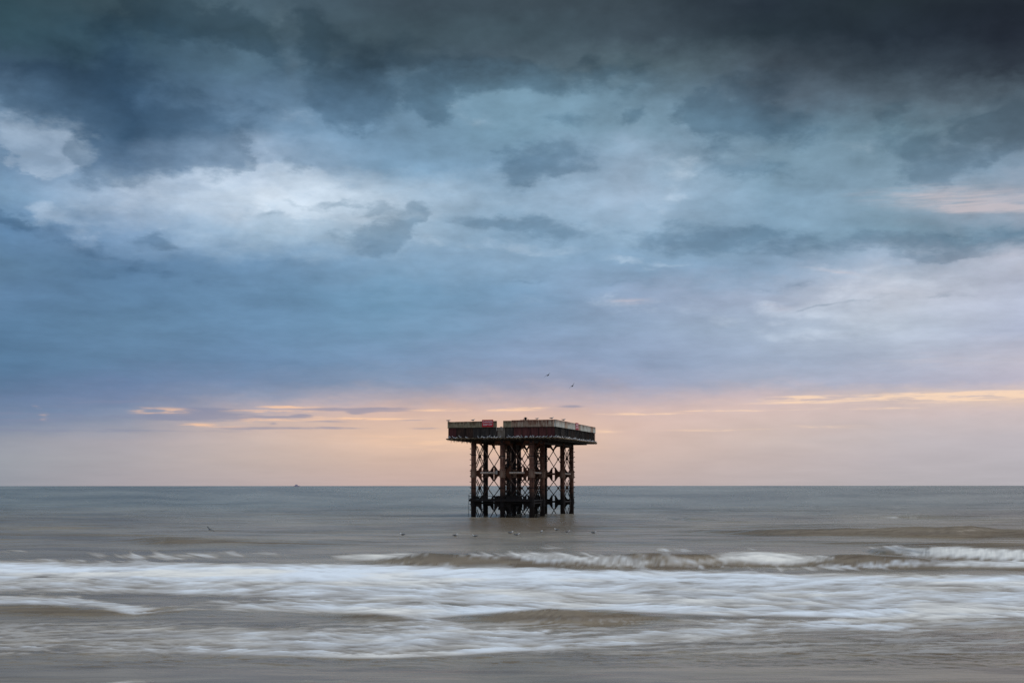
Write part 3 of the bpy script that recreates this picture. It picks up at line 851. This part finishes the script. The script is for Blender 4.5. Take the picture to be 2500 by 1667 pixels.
b.inputs['Roughness'].default_value = 0.7
M_NEST, gg, b = new_mat('dry_weed')
tcr = gg.n('ShaderNodeTexCoord').outputs['Object']
gg.put(b.inputs['Base Color'], gg.ramp(gg.noise(tcr, 2.5, 5, 0.7), [(0.35, lin((66, 52, 40))), (0.5, lin((124, 104, 78))), (0.62, lin((180, 166, 140)))]))
b.inputs['Roughness'].default_value = 0.9
M_MOSS, gg, b = new_mat('dark_weed')
tcr = gg.n('ShaderNodeTexCoord').outputs['Object']
gg.put(b.inputs['Base Color'], gg.ramp(gg.noise(tcr, 2.0, 5, 0.7), [(0.35, lin((30, 27, 24))), (0.6, lin((66, 58, 46)))]))
b.inputs['Roughness'].default_value = 0.9

tower = empty('offshore_platform', (TOWER[0], TOWER[1], 0), -TH)
tag(tower, 'rusting steel platform on twelve braced legs standing alone in the sea', 'platform')
rnd = random.Random(11)

# legs
leg_mb = MB().tube((0, 0, -3), (0, 0, 10.0), 0.325, n=20)
leg_me = {m: leg_mb.mesh('leg', m, False) for m in (M_LEG, M_LEGD)}
for me_ in leg_me.values():
    for p in me_.polygons:
        p.use_smooth = len(p.vertices) == 4
sl = MB().tube((0, 0, 5.12), (0, 0, 6.08), 0.385, n=20)
sl.tube((0, 0, 5.05), (0, 0, 5.12), 0.43, n=20).tube((0, 0, 6.08), (0, 0, 6.15), 0.43, n=20)
for s_ in (-1, 1):
    for zz in (5.3, 5.6, 5.9):
        sl.box(s_ * 0.38 - 0.07, s_ * 0.38 + 0.07, -0.09, 0.09, zz - 0.05, zz + 0.05)
sl_me = sl.mesh('sleeve', M_SLV)
fl_me = MB().tube((0, 0, -0.05), (0, 0, 0.05), 0.37, n=20).mesh('flange', M_LEG)
lf_me = MB().tube((0, 0, 1.32), (0, 0, 2.16), 0.385, n=20).mesh('lower_sleeve', M_BLACK)
peg = MB()
for k in range(12):
    zz = 0.9 + k * 0.72
    peg.tube((-0.30, 0, zz), (-0.47, 0, zz), 0.035, n=6).box(-0.50, -0.45, -0.05, 0.05, zz - 0.07, zz + 0.07)
peg_me = peg.mesh('step_irons', M_LEGD)
for r_, yv in enumerate(ROWS):
    for c_, xv in enumerate(COLS):
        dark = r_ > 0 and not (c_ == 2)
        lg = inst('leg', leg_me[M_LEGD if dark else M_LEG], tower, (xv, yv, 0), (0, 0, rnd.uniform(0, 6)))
        inst('sleeve', sl_me, lg, (0, 0, 0), (0, 0, -lg.rotation_euler[2]))
        inst('lower_sleeve', lf_me, lg)
        for zz in (3.65, 7.9, 9.35):
            inst('flange', fl_me, lg, (0, 0, zz + rnd.uniform(-.1, .1)))
        if (r_, c_) in ((0, 0), (1, 0), (3, 2), (2, 0)):
            inst('step_irons', peg_me, lg, (0, 0, 0), (0, 0, -lg.rotation_euler[2] + (math.pi if (r_, c_) == (3, 2) else 0)))['kind'] = 'stuff'

# gusset plates, cross braces and tie pipes of one bay, drawn in the plane a (along) / b (up)
G_MID = [(.3, 5.96), (.62, 6.0), (1.02, 6.60), (1.10, 6.58), (1.12, 6.35), (1.12, 4.95), (1.10, 4.66), (1.02, 4.62), (.62, 5.2), (.3, 5.22)]
G_LOW = [(a_, b_ - 3.90) for a_, b_ in G_MID]
G_TOP = [(.3, 9.95), (.95, 9.95), (1.04, 9.6), (1.40, 8.98), (1.30, 8.88), (.78, 9.40), (.3, 9.42)]


def bay(pa, pb, double=0.0, pipe=M_PIPE, gus=M_GUS):
    pa, pb = Vector((*pa, 0)), Vector((*pb, 0))
    L = (pb - pa).length
    ux = (pb - pa).normalized()
    un = Vector((-ux.y, ux.x, 0))
    uz = Vector((0, 0, 1))
    for flip in (0, 1):
        o_, d_ = (pa, ux) if not flip else (pb, -ux)
        for poly in (G_MID, G_LOW, G_TOP):
            MB().prism(poly, o_, d_, uz, un, 0.05).build('gusset_plate', gus, tower)
    for top, bot in ((9.15, 6.42), (4.80, 2.52), (0.90, -2.2)):
        offs = (-double, double) if double else (0.0,)
        for k, of in enumerate(offs):
            for flip in (0, 1):
                # the two bars of a cross pass on either side of each other
                sgn = 0.035 if flip else -0.035
                a_, c_ = (1.1, L - 1.1) if not flip else (L - 1.1, 1.1)
                if top < 1:
                    t_ = 1.9
                p0 = pa + ux * a_ + uz * top + un * (of + sgn)
                p1 = pa + ux * c_ + uz * bot + un * (of + sgn)
                MB().tube(p0, p1, 0.062, n=6).build('cross_brace', M_ROD, tower)
        if top > 1:
            c = pa + ux * (L / 2) + uz * ((top + bot) / 2)
            MB().prism([(-.17, 0), (0, -.17), (.17, 0), (0, .17)], c, ux, uz, un, 0.14 + 2 * double).build('brace_hub', gus, tower)
    MB().tube(pa + ux * 0.95 + uz * 5.66, pb - ux * 0.95 + uz * 5.66, 0.125, n=10).build('tie_pipe', pipe, tower, smooth=False)
    MB().tube(pa + ux * 0.3 + uz * 1.76, pb - ux * 0.3 + uz * 1.76, 0.11, n=8).build('lower_tie', M_BLACK, tower)


for r_, yv in enumerate(ROWS):
    for c_ in (0, 1):
        bay((COLS[c_], yv), (COLS[c_ + 1], yv), 0.0, M_PIPE if r_ == 0 else M_LEG)
for xv in COLS:
    bay((xv, ROWS[0]), (xv, ROWS[1]), 0.11, M_PIPE if xv == 0 else M_LEGD)
    bay((xv, ROWS[2]), (xv, ROWS[3]), 0.11, M_PIPE if xv == 0 else M_LEGD)

# pale plate and instrument box beside the centre leg
MB().box(-4.78, -4.52, -0.30, -0.12, 5.48, 5.98).build('junction_box', M_GREY, tower)

# lower gallery round the near group of legs
gal = MB()
gal.box(-8.35, 0.25, -0.56, -0.40, 1.98, 2.26).box(-8.35, 0.25, RA + 0.40, RA + 0.56, 1.98, 2.26)
for k in range(9):
    xx_ = -8.3 + k * 1.05
    gal.box(xx_ - .06, xx_ + .06, -0.40, RA + 0.40, 2.02, 2.2)
gal.build('gallery_beams', M_BLACK, tower)
MB().box(-8.2, -0.2, -0.38, 0.72, 2.27, 2.31).build('gallery_floor', M_BLACK, tower)
rl = MB().tube((-8.3, -0.48, 2.66), (-0.9, -0.48, 2.66), 0.03, n=6)
rl.tube((-8.3, -0.62, 2.9), (-8.3, -0.62, 0.0), 0.03, n=6)
for k in range(8):
    rl.tube((-8.2 + k * 1.04, -0.48, 2.26), (-8.2 + k * 1.04, -0.48, 2.66), 0.022, n=5)
rl.build('gallery_rail', M_BLACK, tower)
for (xa, wd, hh) in ((-7.35, .42, .26), (-6.35, .65, .38), (-4.7, .2, .3), (-4.35, .25, .38), (-2.6, 1.5, .34), (-0.95, .34, .30), (-1.75, .22, .26)):
    MB().box(xa - wd / 2, xa + wd / 2, -0.2, 0.35, 2.31, 2.31 + hh).box(xa - wd / 2 - .04, xa + wd / 2 + .04, -0.24, 0.39, 2.31 + hh, 2.34 + hh).build('gallery_box', M_BLACK, tower)

# pump casing hanging low between the two groups, ragged along its foot
cs = MB().box(-7.0, -4.7, 8.6, 12.6, 1.0, 2.3).box(-6.8, -4.9, 8.8, 12.4, 2.3, 2.75)
for k in range(10):
    xx_ = -6.95 + k * 0.235
    cs.box(xx_ - .11, xx_ + .11, 8.7, 8.9, rnd.uniform(.3, .75), 1.0)
cs.build('pump_casing', M_BLACK, tower)
rp = MB()
for k in range(4):
    rp.tube((-6.6 + k * .5, 10.4, 2.7), (-6.6 + k * .5, 10.4, 9.8), 0.13, n=8)
rp.build('riser_pipes', M_BLACK, tower)
MB().box(-6.9, -4.8, 9.4, 11.4, 8.9, 9.7).build('valve_box', M_BLACK, tower)
MB().tube((0.9, 1.4, 9.9), (-0.1, 1.2, 8.5), 0.14, 0.06, n=8).build('drain_pipe', M_GUS, tower)

# deck, girders and ledge
MB().box(X0 + .12, X1 - .12, Y0 + .12, Y1 - .12, 9.92, 10.04).build('deck_plate', M_BLACK, tower)
for k in range(13):
    yv = Y0 + 0.5 + k * (Y1 - Y0 - 1.0) / 12
    MB().box(X0 + 1.2, X1 - 1.2, yv - .09, yv + .09, 9.80, 9.92).build('girder', M_BLACK, tower)
for xv in COLS:
    MB().box(xv - .16, xv + .16, Y0 + .3, Y1 - .6, 9.55, 9.80).build('main_girder', M_BLACK, tower)
led = MB()
led.box(X0 - .14, X1 + .14, Y0 - .22, Y0 + .1, 10.045, 10.11).box(X0 - .14, X1 + .14, Y1 - .1, Y1 + .22, 10.045, 10.11)
led.box(X0 - .22, X0 + .1, Y0 + .11, Y1 - .11, 10.045, 10.11).box(X1 - .1, X1 + .22, Y0 + .11, Y1 - .11, 10.045, 10.11)
led.build('ledge', M_BRN, tower)
MB().box(X0 + .3, X1 - .3, Y0 + .3, Y1 - .3, 11.3, 11.38).build('top_deck', M_BRN, tower)


def wall(kind, a0, a1, n, side, z0, z1, mats, inset, thick=0.05, tops=None):
    """row of upright plates; side f/b run along x, l/r along y"""
    w_ = (a1 - a0) / n
    for k in range(n):
        p, q = a0 + k * w_ + .008, a0 + (k + 1) * w_ - .008
        j = inset + rnd.uniform(-.03, .03)
        zt = z1 + (tops(k, n) if tops else rnd.uniform(-.01, .01))
        if side == 'f': v = (p, q, Y0 + j, Y0 + j + thick)
        elif side == 'b': v = (p, q, Y1 - j - thick, Y1 - j)
        elif side == 'r': v = (X1 - j - thick, X1 - j, p, q)
        else: v = (X0 + j, X0 + j + thick, p, q)
        MB().box(*v, z0, zt).build(kind, mats(k, n), tower)


def pick(*ms):
    return lambda k, n: ms[min(int(k * len(ms) / n), len(ms) - 1)]


FX0, FX1 = X0 + 0.05, X1 - 0.05
front_m = [M_MAR, M_BRN, M_BRN, M_CHAR, M_CHAR, M_CHAR, M_STN, M_CHAR, M_MAR, M_MAR, M_MAR, M_MAR, M_MAR]
wall('skirt_panel', FX0 + .08, FX1 - .08, 13, 'f', 10.112, 11.53, lambda k, n: front_m[k], 0.13)
right_m = [M_CHAR, M_BLACK, M_CHAR, M_CHAR, M_BLACK, M_CHAR, M_CHAR, M_BRN, M_CHAR, M_BLACK, M_CHAR, M_CHAR, M_CHAR, M_BRN, M_CHAR, M_CHAR, M_BRN]
wall('skirt_panel', Y0 + .2, Y1 - .2, 17, 'r', 10.112, 11.53, lambda k, n: right_m[k], 0.13)
wall('skirt_panel', Y0 + .2, Y1 - .2, 16, 'l', 10.112, 11.53, pick(M_CHAR, M_BRN), 0.13)
wall('skirt_panel', FX0 + .08, FX1 - .08, 13, 'b', 10.112, 11.53, pick(M_CHAR, M_BRN), 0.13)
# stiffening ribs on the seams
for k in range(14):
    xv = FX0 + .08 + k * (FX1 - FX0 - .16) / 13
    MB().box(xv - .035, xv + .035, Y0 + .055, Y0 + .105, 10.112, 11.52).build('skirt_rib', M_BLACK if k % 3 else M_BRN, tower)
for k in range(35):
    yv = Y0 + .2 + k * (Y1 - Y0 - .4) / 34
    MB().box(X1 - .105, X1 - .03, yv - .04, yv + .04, 10.112, 11.52).build('skirt_rib', rnd.choice([M_CHAR, M_BLACK, M_BRN, M_CHAR]), tower)

GX0, GX1 = -4.46, -3.62     # gap in the parapet
wall('parapet_panel', X0, GX0, 6, 'f', 11.535, 12.35, lambda k, n: M_FD, 0.0, 0.06, tops=lambda k, n: -0.05 + 0.012 * k)
pf = [M_FD, M_FR, M_FR, M_FR, M_FR, M_FR]
wall('parapet_panel', GX1, X1 - .27, 6, 'f', 11.535, 12.42, lambda k, n: pf[k], 0.0, 0.06, tops=lambda k, n: [-.06, 0, .03, .03, .01, 0.02][k])
MB().box(X1 - .25, X1, Y0 - .012, Y0 + .05, 11.535, 12.45).build('corner_plate', M_FP, tower)
wall('parapet_panel', Y0 + .06, Y1, 15, 'r', 11.535, 12.42, lambda k, n: M_FP if k % 5 != 3 else M_FR, 0.0, 0.06, tops=lambda k, n: 0.02 - .006 * k)
wall('parapet_panel', Y0 + .07, Y1, 15, 'l', 11.535, 12.36, lambda k, n: M_FD, 0.0, 0.06)
wall('parapet_panel', X0 + .07, X1 - .07, 11, 'b', 11.535, 12.36, lambda k, n: M_FD, 0.0, 0.06)
for (xa, xb) in ((X0 - .02, GX0 + .0), (GX1, X1 + .02)):
    MB().box(xa, xb, Y0 - .03, Y0 + .1, 11.495, 11.532).build('capping_rail', M_BLACK, tower)
MB().box(X1 - .08, X1 + .03, Y0 + .102, Y1, 11.495, 11.532).build('capping_rail', M_BLACK, tower)

# short boarding ladder in the gap
lad = MB().tube((GX0 + .0, Y0 - .10, 11.05), (GX0 - .02, Y0 - .10, 11.62), 0.045, n=8).tube((GX1 - .12, Y0 - .10, 11.1), (GX1 - .12, Y0 - .10, 11.66), 0.045, n=8)
lad.tube((GX0, Y0 - .10, 11.2), (GX1 - .12, Y0 - .10, 11.2), 0.02, n=6).tube((GX0, Y0 - .10, 11.5), (GX1 - .12, Y0 - .10, 11.5), 0.02, n=6)
lad.build('boarding_ladder', M_GREY, tower)

# round fitting with two small studs on the parapet top (a thing that stands on the platform)
lam = empty('marker_lamp', (0, 0, 0))
to_world = Matrix.Translation(Vector((TOWER[0], TOWER[1], 0))) @ Matrix.Rotation(-TH, 4, 'Z')


def W(x, y, z):
    return to_world @ Vector((x, y, z))


lam.location = W(-0.62, Y0 + .03, 12.45)
lam.rotation_euler = (0, 0, -TH)
lam.scale = (.8, .8, .8)
tag(lam, 'small dark round fitting with a spiky cage on top of the front parapet', 'lamp')
MB().tube((0, 0, 0), (0, 0, .12), .16, .2, n=10).tube((0, 0, .12), (0, 0, .34), .20, .17, n=10).build('body', M_BLACK, lam)
MB().tube((0, 0, .34), (0, 0, .44), .17, .03, n=10).build('cap', M_CHAR, lam)
cg = MB()
for k in range(6):
    t = k * math.pi / 3
    cg.tube((.2 * math.cos(t), .2 * math.sin(t), .1), (.27 * math.cos(t), .27 * math.sin(t), .42), .018, n=5)
cg.build('cage', M_LEGD, lam)
for dx_ in (-.36, .42):
    MB().tube((dx_, 0, -.02), (dx_, 0, .12), .06, .045, n=8).tube((dx_, 0, .12), (dx_, 0, .16), .08, .03, n=8).build('stud', M_LEGD, lam)


# warning signs
def sign(name, loc, rz, w_, h_, mat, label, txt):
    e = empty(name, loc, rz)
    tag(e, label, 'sign')
    MB().box(-w_ / 2, w_ / 2, -.02, .02, 0, h_).build('board', mat, e)
    MB().box(-w_ / 2 + .2, -w_ / 2 + .27, .021, .05, .1, h_ - .1).box(w_ / 2 - .27, w_ / 2 - .2, .021, .05, .1, h_ - .1).build('bracket', M_GREY, e)
    for line, z_, sz in txt:
        cu = bpy.data.curves.new('lettering', 'FONT')
        cu.body = line
        cu.align_x = 'CENTER'
        cu.size = sz
        cu.extrude = 0.004
        cu.offset = 0.008
        cu.space_character = 1.04
        cu.materials.append(M_WHT)
        tmp = bpy.data.objects.new('lettering_curve', cu)
        me_ = bpy.data.meshes.new_from_object(tmp)
        me_.materials.clear()
        me_.materials.append(M_WHT)
        bpy.data.objects.remove(tmp)
        t_ = bpy.data.objects.new('lettering', me_)
        COL.objects.link(t_)
        t_.parent = e
        t_.location = (0, -.0245, z_)
        t_.rotation_euler = (R(90), 0, 0)
    return e


sign('warning_sign', W(-5.69, Y0 - .075, 11.59), -TH, 1.52, .93, M_RED,
     'red board with white letters DANGER KEEP OFF on the front parapet', [('DANGER', .54, .33), ('KEEP OFF', .20, .29)])
sign('warning_sign', W(X1 + .06, 10.9, 11.56), -TH + R(90), 1.62, .93, M_PINK,
     'faded pinkish red warning board on the side parapet facing right', [('DANGER', .54, .33), ('KEEP OFF', .20, .29)])

# nests and weed hanging along the ledge
nest = MB()
wd = MB()


def tuft(mb_, x, y, z, r, n, hang):
    for _ in range(n):
        a = rnd.uniform(0, 6.283)
        q = rnd.random() ** .5 * r
        px_, py_ = x + q * math.cos(a), y + q * math.sin(a) * .6
        l_ = rnd.uniform(.3, 1) * hang
        w_ = rnd.uniform(.015, .04)
        tx, ty = rnd.uniform(-.08, .08), rnd.uniform(-.06, .06)
        zz = z + rnd.uniform(-.02, .05)
        mb_.add([(px_ - w_, py_, zz), (px_ + w_, py_ + .02, zz), (px_ + tx, py_ + ty, zz - l_)], [(0, 1, 2)])
        mb_.add([(px_, py_ - w_, zz), (px_ + .01, py_ + w_, zz), (px_ + tx, py_ + ty, zz - l_)], [(0, 1, 2)])


def clump(x, y, z, r, h):
    n = 9
    vs = []
    for k, (rr, zz) in enumerate(((.75, -.05), (1.05, .2), (.9, .7), (.45, 1.0))):
        for i in range(n):
            t = 6.283 * i / n
            q = r * rr * rnd.uniform(.8, 1.2)
            vs.append((x + q * math.cos(t), y + q * math.sin(t) * .8, z + h * zz * rnd.uniform(.8, 1.15)))
    fs = [(k * n + i, k * n + (i + 1) % n, (k + 1) * n + (i + 1) % n, (k + 1) * n + i) for k in range(3) for i in range(n)]
    fs.append(tuple(range(3 * n, 4 * n)))
    nest.add(vs, fs)


xv = X0
while xv < X1:
    heavy = -8.4 < xv < 3
    tuft(wd, xv, Y0 - .12, 10.07, .16, 5, rnd.choice([.16, .2, .28, .5]) * (1.2 if heavy else 1))
    tuft(nest, xv, Y0 - .24, 10.11, .12, 6, rnd.choice([.12, .18, .26]))
    if rnd.random() < .55:
        clump(xv, Y0 - .10, 10.10, rnd.uniform(.10, .2), rnd.uniform(.05, .13))
    xv += rnd.uniform(.08, .2)
yv = Y0
while yv < Y1:
    tuft(wd, X1 + .10, yv, 10.07, .16, 4, rnd.choice([.14, .2, .26, .34]))
    tuft(nest, X1 + .2, yv, 10.09, .12, 3, rnd.choice([.08, .14, .2]))
    if rnd.random() < .6:
        clump(X1 + .09, yv, 10.10, rnd.uniform(.12, .2), rnd.uniform(.06, .14))
    tuft(wd, X0 - .10, yv, 10.07, .16, 3, rnd.choice([.15, .2, .3, .55]))
    yv += rnd.uniform(.12, .28)
for _ in range(260):       # thick weed under the ledge by the second leg
    tuft(wd, -7.4 + rnd.gauss(0, .75), Y0 + rnd.uniform(.0, 2.2), 10.0, .3, 2, rnd.uniform(.2, .75))
for _ in range(160):
    tuft(wd, rnd.uniform(X0 + .3, X1 - .3), Y0 + rnd.uniform(0, 6), 9.95, .4, 2, rnd.uniform(.15, .5))
o = nest.build('nest_material', M_NEST)
o.matrix_world = to_world
tag(o, 'ragged seabird nests of dry weed heaped along the ledge', None, None, 'stuff')
o = wd.build('hanging_weed', M_MOSS)
o.matrix_world = to_world
tag(o, 'dark weed and string hanging in tufts below the ledge', None, None, 'stuff')

# =================================================================== sea birds
M_BIRD, gg, b = new_mat('gull_plumage')
tcb = gg.n('ShaderNodeTexCoord').outputs['Object']
x_, y_, z_ = gg.sep(tcb)
back = gg.m('MULTIPLY', gg.rng(gg.m('SUBTRACT', z_, gg.m('MULTIPLY', x_, 0.25)), .150, .165), gg.rng(x_, .10, .13, 1, 0))
col = gg.mix(back, (.80, .80, .80), (.20, .21, .24))
col = gg.mix(gg.rng(x_, -.21, -.18, 1, 0), col, (.03, .03, .03))
col = gg.mix(gg.rng(x_, .232, .238), col, (.45, .30, .06))
gg.put(b.inputs['Base Color'], col)
b.inputs['Roughness'].default_value = 0.7
M_WING, gg, b = new_mat('gull_wing')
b.inputs['Base Color'].default_value = (.16, .17, .19, 1)
b.inputs['Roughness'].default_value = 0.7
M_WTIP, gg, b = new_mat('gull_wing_tip')
b.inputs['Base Color'].default_value = (.03, .03, .035, 1)
M_LEGB, gg, b = new_mat('gull_leg')
b.inputs['Base Color'].default_value = (.12, .09, .06, 1)
BODY = [((-.29, 0, .165), .012, .006), ((-.22, 0, .165), .035, .015), ((-.14, 0, .155), .055, .045), ((-.04, 0, .145), .075, .072), ((.06, 0, .155), .078, .08),
        ((.12, 0, .185), .06, .068), ((.155, 0, .225), .042, .045), ((.18, 0, .255), .042, .042), ((.21, 0, .255), .034, .034), ((.235, 0, .248), .012, .014), ((.275, 0, .240), .004, .005)]
stand_me = MB().loft(BODY, 10).mesh('gull_body', M_BIRD, True)
sitb = [((c[0], c[1], c[2] - .085), a_, b_) for c, a_, b_ in BODY]
legs_me = MB().tube((.02, .03, .09), (.03, .03, 0), .008, n=5).tube((.02, -.03, .09), (.03, -.03, 0), .008, n=5).box(.01, .07, .02, .045, 0, .006).box(.01, .07, -.045, -.02, 0, .006).mesh('legs', M_LEGB)


def folded(sy, dz=0.0):
    v = [((-.27, sy * .02, .178 + dz), .008, .008), ((-.16, sy * .05, .175 + dz), .016, .03), ((-.04, sy * .068, .165 + dz), .02, .05), ((.07, sy * .066, .17 + dz), .018, .045), ((.11, sy * .05, .18 + dz), .008, .015)]
    return MB().loft(v, 8)


wing_me = {s_: folded(s_).mesh('wing', M_WING, True) for s_ in (-1, 1)}
M_BIRDS, gg, b = new_mat('gull_plumage_sitting')
tcb = gg.n('ShaderNodeTexCoord').outputs['Object']
x_, y_, z_ = gg.sep(tcb)
back = gg.m('MULTIPLY', gg.rng(gg.m('SUBTRACT', z_, gg.m('MULTIPLY', x_, 0.25)), .065, .08), gg.rng(x_, .10, .13, 1, 0))
col = gg.mix(back, (.92, .92, .92), (.34, .35, .39))
col = gg.mix(gg.rng(x_, -.21, -.18, 1, 0), col, (.04, .04, .04))
gg.put(b.inputs['Base Color'], col)
b.inputs['Roughness'].default_value = 0.7
sit_me = MB().loft(sitb, 9).mesh('kittiwake_body', M_BIRDS, True)
up = [((c[0] * .72, c[1], c[2] - .06 + max(0, c[0]) * .35), a_ * 1.05, b_ * 1.05) for c, a_, b_ in BODY]
sit2_me = MB().loft(up, 9).mesh('kittiwake_body', M_BIRDS, True)


def gull(loc, rz, label, group, sc=1.0):
    e = inst('gull', stand_me, None, loc, (0, 0, rz), sc)
    inst('legs', legs_me, e)
    inst('wing', wing_me[-1], e)
    inst('wing', wing_me[1], e)
    return tag(e, label, 'gull', group)


PAR = 'gulls standing on top of the parapet'
gull(W(X0 + .12, Y0 + .03, 12.31), R(10), 'gull on the extreme left corner of the parapet', PAR, 1.15)
gull(W(-7.72, Y0 + .03, 12.335), R(-4), 'gull standing on the parapet just left of the red DANGER board', PAR, 1.1)
gull(W(0.92, Y0 + .03, 12.43), R(5), 'gull on the front parapet just right of the dark round fitting', PAR, 1.0)
gull(W(2.86, Y0 + .03, 12.445), R(-3), 'gull on the front parapet close to the near corner', PAR, 1.15)
gull(W(X1 - .03, 3.6, 12.425), R(-8), 'gull on the pale side parapet between the near corner and the faded board', PAR, 1.15)
gull(W(-3.98, Y0 + .2, 11.385), R(110), 'gull sitting on the deck inside the gap of the parapet', PAR, .95)

FR = 'kittiwakes sitting along the nest ledge'


def kitti(loc, rz, label, sc):
    e = inst('kittiwake', rnd.choice([sit_me, sit_me, sit2_me]), None, loc, (rnd.uniform(-.1, .1), rnd.uniform(-.25, .1), rz), sc)
    return tag(e, label, 'kittiwake', FR)


ORD = ['first', 'second', 'third', 'fourth', 'fifth', 'sixth', 'seventh', 'eighth', 'ninth', 'tenth', 'eleventh', 'twelfth', 'thirteenth', 'fourteenth']


def zone_front(x):
    if x < -8.9: return 'on the ledge at the far left end, beyond the legs'
    if x < -6.5: return 'on the ledge above the left front leg'
    if x < -4.6: return 'on the ledge below the red DANGER board'
    if x < -3.2: return 'on the ledge below the gap in the parapet'
    if x < -1.0: return 'on the ledge under the maroon panels right of the gap'
    if x < 1.0: return 'on the ledge above the right front leg'
    return 'on the front ledge next to the near corner'


def zone_side(y):
    if y < 6: return 'on the side ledge just behind the near corner'
    if y < 12: return 'on the side ledge below the faded warning board'
    if y < 18: return 'on the side ledge right of the faded board'
    return 'on the side ledge near the far right corner'


seats = []
zx = [204, 215, 262, 290, 350, 440, 592, 635, 672, 708, 735, 778, 800, 822, 874, 980, 1010, 1040, 1082, 1108, 1138, 1165, 1210, 1235, 1275, 1295, 1318, 1358, 1385, 1438, 1482, 1540, 1585, 1600]
for v_ in zx:
    f_ = (1060 + v_ / 5.407 - 1092.6) / 264.4
    seats.append(('f', X0 + f_ * (X1 - X0) + rnd.uniform(-.03, .03)))
yv = Y0 + .3
while yv < Y1 - .3:
    seats.append(('s', yv))
    yv += rnd.uniform(.4, 1.05)
count = {}
for side, q in seats:
    zn = zone_front(q) if side == 'f' else zone_side(q)
    count[zn] = count.get(zn, 0) + 1
    lab = ORD[count[zn] - 1] + ' kittiwake from the left ' + zn
    if side == 'f':
        kitti(W(q, Y0 - .11, 10.13 + rnd.uniform(0, .06)), rnd.choice([0, math.pi, -1.2, .5, 2.6, -.4]) + rnd.uniform(-.3, .3), lab, rnd.uniform(.95, 1.15))
    else:
        kitti(W(X1 + .10, q, 10.13 + rnd.uniform(0, .07)), rnd.choice([0, math.pi, 1.3, -1.4, .6]) + rnd.uniform(-.3, .3), lab, rnd.uniform(.85, 1.05))

# gulls afloat in front of the platform
FLT = 'gulls on the water in front of the platform'
float_me = sit_me
spots = [(1113, 1305, 0.2, 'pale gull afloat, leftmost of those in front of the platform'),
         (1160, 1306, 3.0, 'pale gull afloat in front of the platform, second from the left'),
         (1247, 1302, 0.4, 'left bird of the close pair of gulls afloat in front of the platform'),
         (1262, 1305, 0.0, 'right bird of the close pair of gulls afloat in front of the platform'),
         (1321, 1299, 1.2, 'pale gull afloat in front of the right front leg of the platform'),
         (1358, 1294, 2.8, 'pale gull afloat in front of the near corner of the platform'),
         (1385, 1298, -.6, 'pale gull afloat just left of the rightmost one on the water'),
         (1448, 1302, -.3, 'pale gull afloat, rightmost of those in front of the platform'),
         (985, 1304, 2.9, 'lone pale gull afloat well left of the platform')]
ix = {}
for px_, py_, rz_, lab in spots:
    yv = 4 * F / (py_ - 1185)
    xv = (px_ - 1250) / F * yv
    j_ = int(np.argmin(np.abs(ys - yv)))
    i_ = int(np.argmin(np.abs(X[j_] - xv)))
    e = inst('gull', sit_me, None, (xv, yv, float(Zs[j_, i_]) + .0), (0, 0, rz_), .92)
    inst('wing', folded(-1, -.08).mesh('wing', M_WING, True), e)
    inst('wing', folded(1, -.08).mesh('wing', M_WING, True), e)
    tag(e, lab, 'gull', FLT)

# gulls in flight
fly_body = [((c[0], c[1], .0 + (c[2] - .155) * .35), a_ * .85, b_ * .75) for c, a_, b_ in BODY]
fly_me = MB().loft(fly_body, 9).mesh('gull_body', M_WING, True)


def fly_wing(sy, tip=False):
    pts = [(.04, 0.05, .02, .09, .02), (.07, .22, .09, .085, .014), (.05, .36, .11, .07, .010)] if not tip else [(.05, .36, .11, .07, .010), (-.02, .5, .09, .045, .006), (-.10, .62, .06, .012, .003)]
    mb_ = MB()
    n = 8
    vs = []
    for (xc, yc_, zc, ch, th_) in pts:
        for i in range(n):
            t = 6.283 * i / n
            vs.append((xc + ch * math.cos(t), sy * yc_, zc + th_ * math.sin(t)))
    fs = [(k * n + i, k * n + (i + 1) % n, (k + 1) * n + (i + 1) % n, (k + 1) * n + i) for k in range(len(pts) - 1) for i in range(n)]
    fs += [tuple(range(n)), tuple(range((len(pts) - 1) * n, len(pts) * n))]
    return mb_.add(vs, fs)


fw_me = {s_: fly_wing(s_).mesh('wing', M_WING, True) for s_ in (-1, 1)}
ft_me = {s_: fly_wing(s_, True).mesh('wing_tip', M_WTIP, True) for s_ in (-1, 1)}
for (px_, py_, dist, rot, lab) in ((1338, 916, 150, (.5, -.3, -.9), 'gull flying high above the platform, the left one of the two'),
                                   (1398, 942, 150, (.7, -.45, -1.1), 'gull flying high above the platform, the right one of the two'),
                                   (513, 1292, 60, (.5, .1, 2.6), 'lone dark gull skimming low over the water at left')):
    d = px_dir(px_, py_)
    p = Vector((0, 0, CAMH)) + d * (dist / d.y)
    e = inst('gull', fly_me, None, p, rot, .9 if dist > 100 else .42)
    for s_ in (-1, 1):
        wgo = inst('wing', fw_me[s_], e)
        inst('wing_tip', ft_me[s_], wgo)
    tag(e, lab, 'gull', 'gulls in flight')

# ship far out on the horizon
M_SHIP, gg, b = new_mat('ship_paint')
b.inputs['Base Color'].default_value = (*lin((205, 192, 208)), 1)
b.inputs['Roughness'].default_value = 0.7
yv = 4400.0
ship = empty('ship', ((727 - 1250) / F * yv, yv, 0), 0.1)
tag(ship, 'tiny grey ship on the horizon left of the platform', 'ship')
MB().prism([(-9, 1.0), (-8, 4.4), (9.5, 4.4), (8, 1.0)], (0, 0, 0), (1, 0, 0), (0, 0, 1), (0, 1, 0), 5).build('hull', M_SHIP, ship)
MB().box(-5.5, 3.5, -1.8, 1.8, 4.4, 6.6).box(-3.5, 2, -1.5, 1.5, 6.6, 8.0).build('superstructure', M_SHIP, ship)
MB().tube((-2.2, 0, 8.0), (-2.2, 0, 8.9), .7, n=8).build('funnel', M_SHIP, ship)
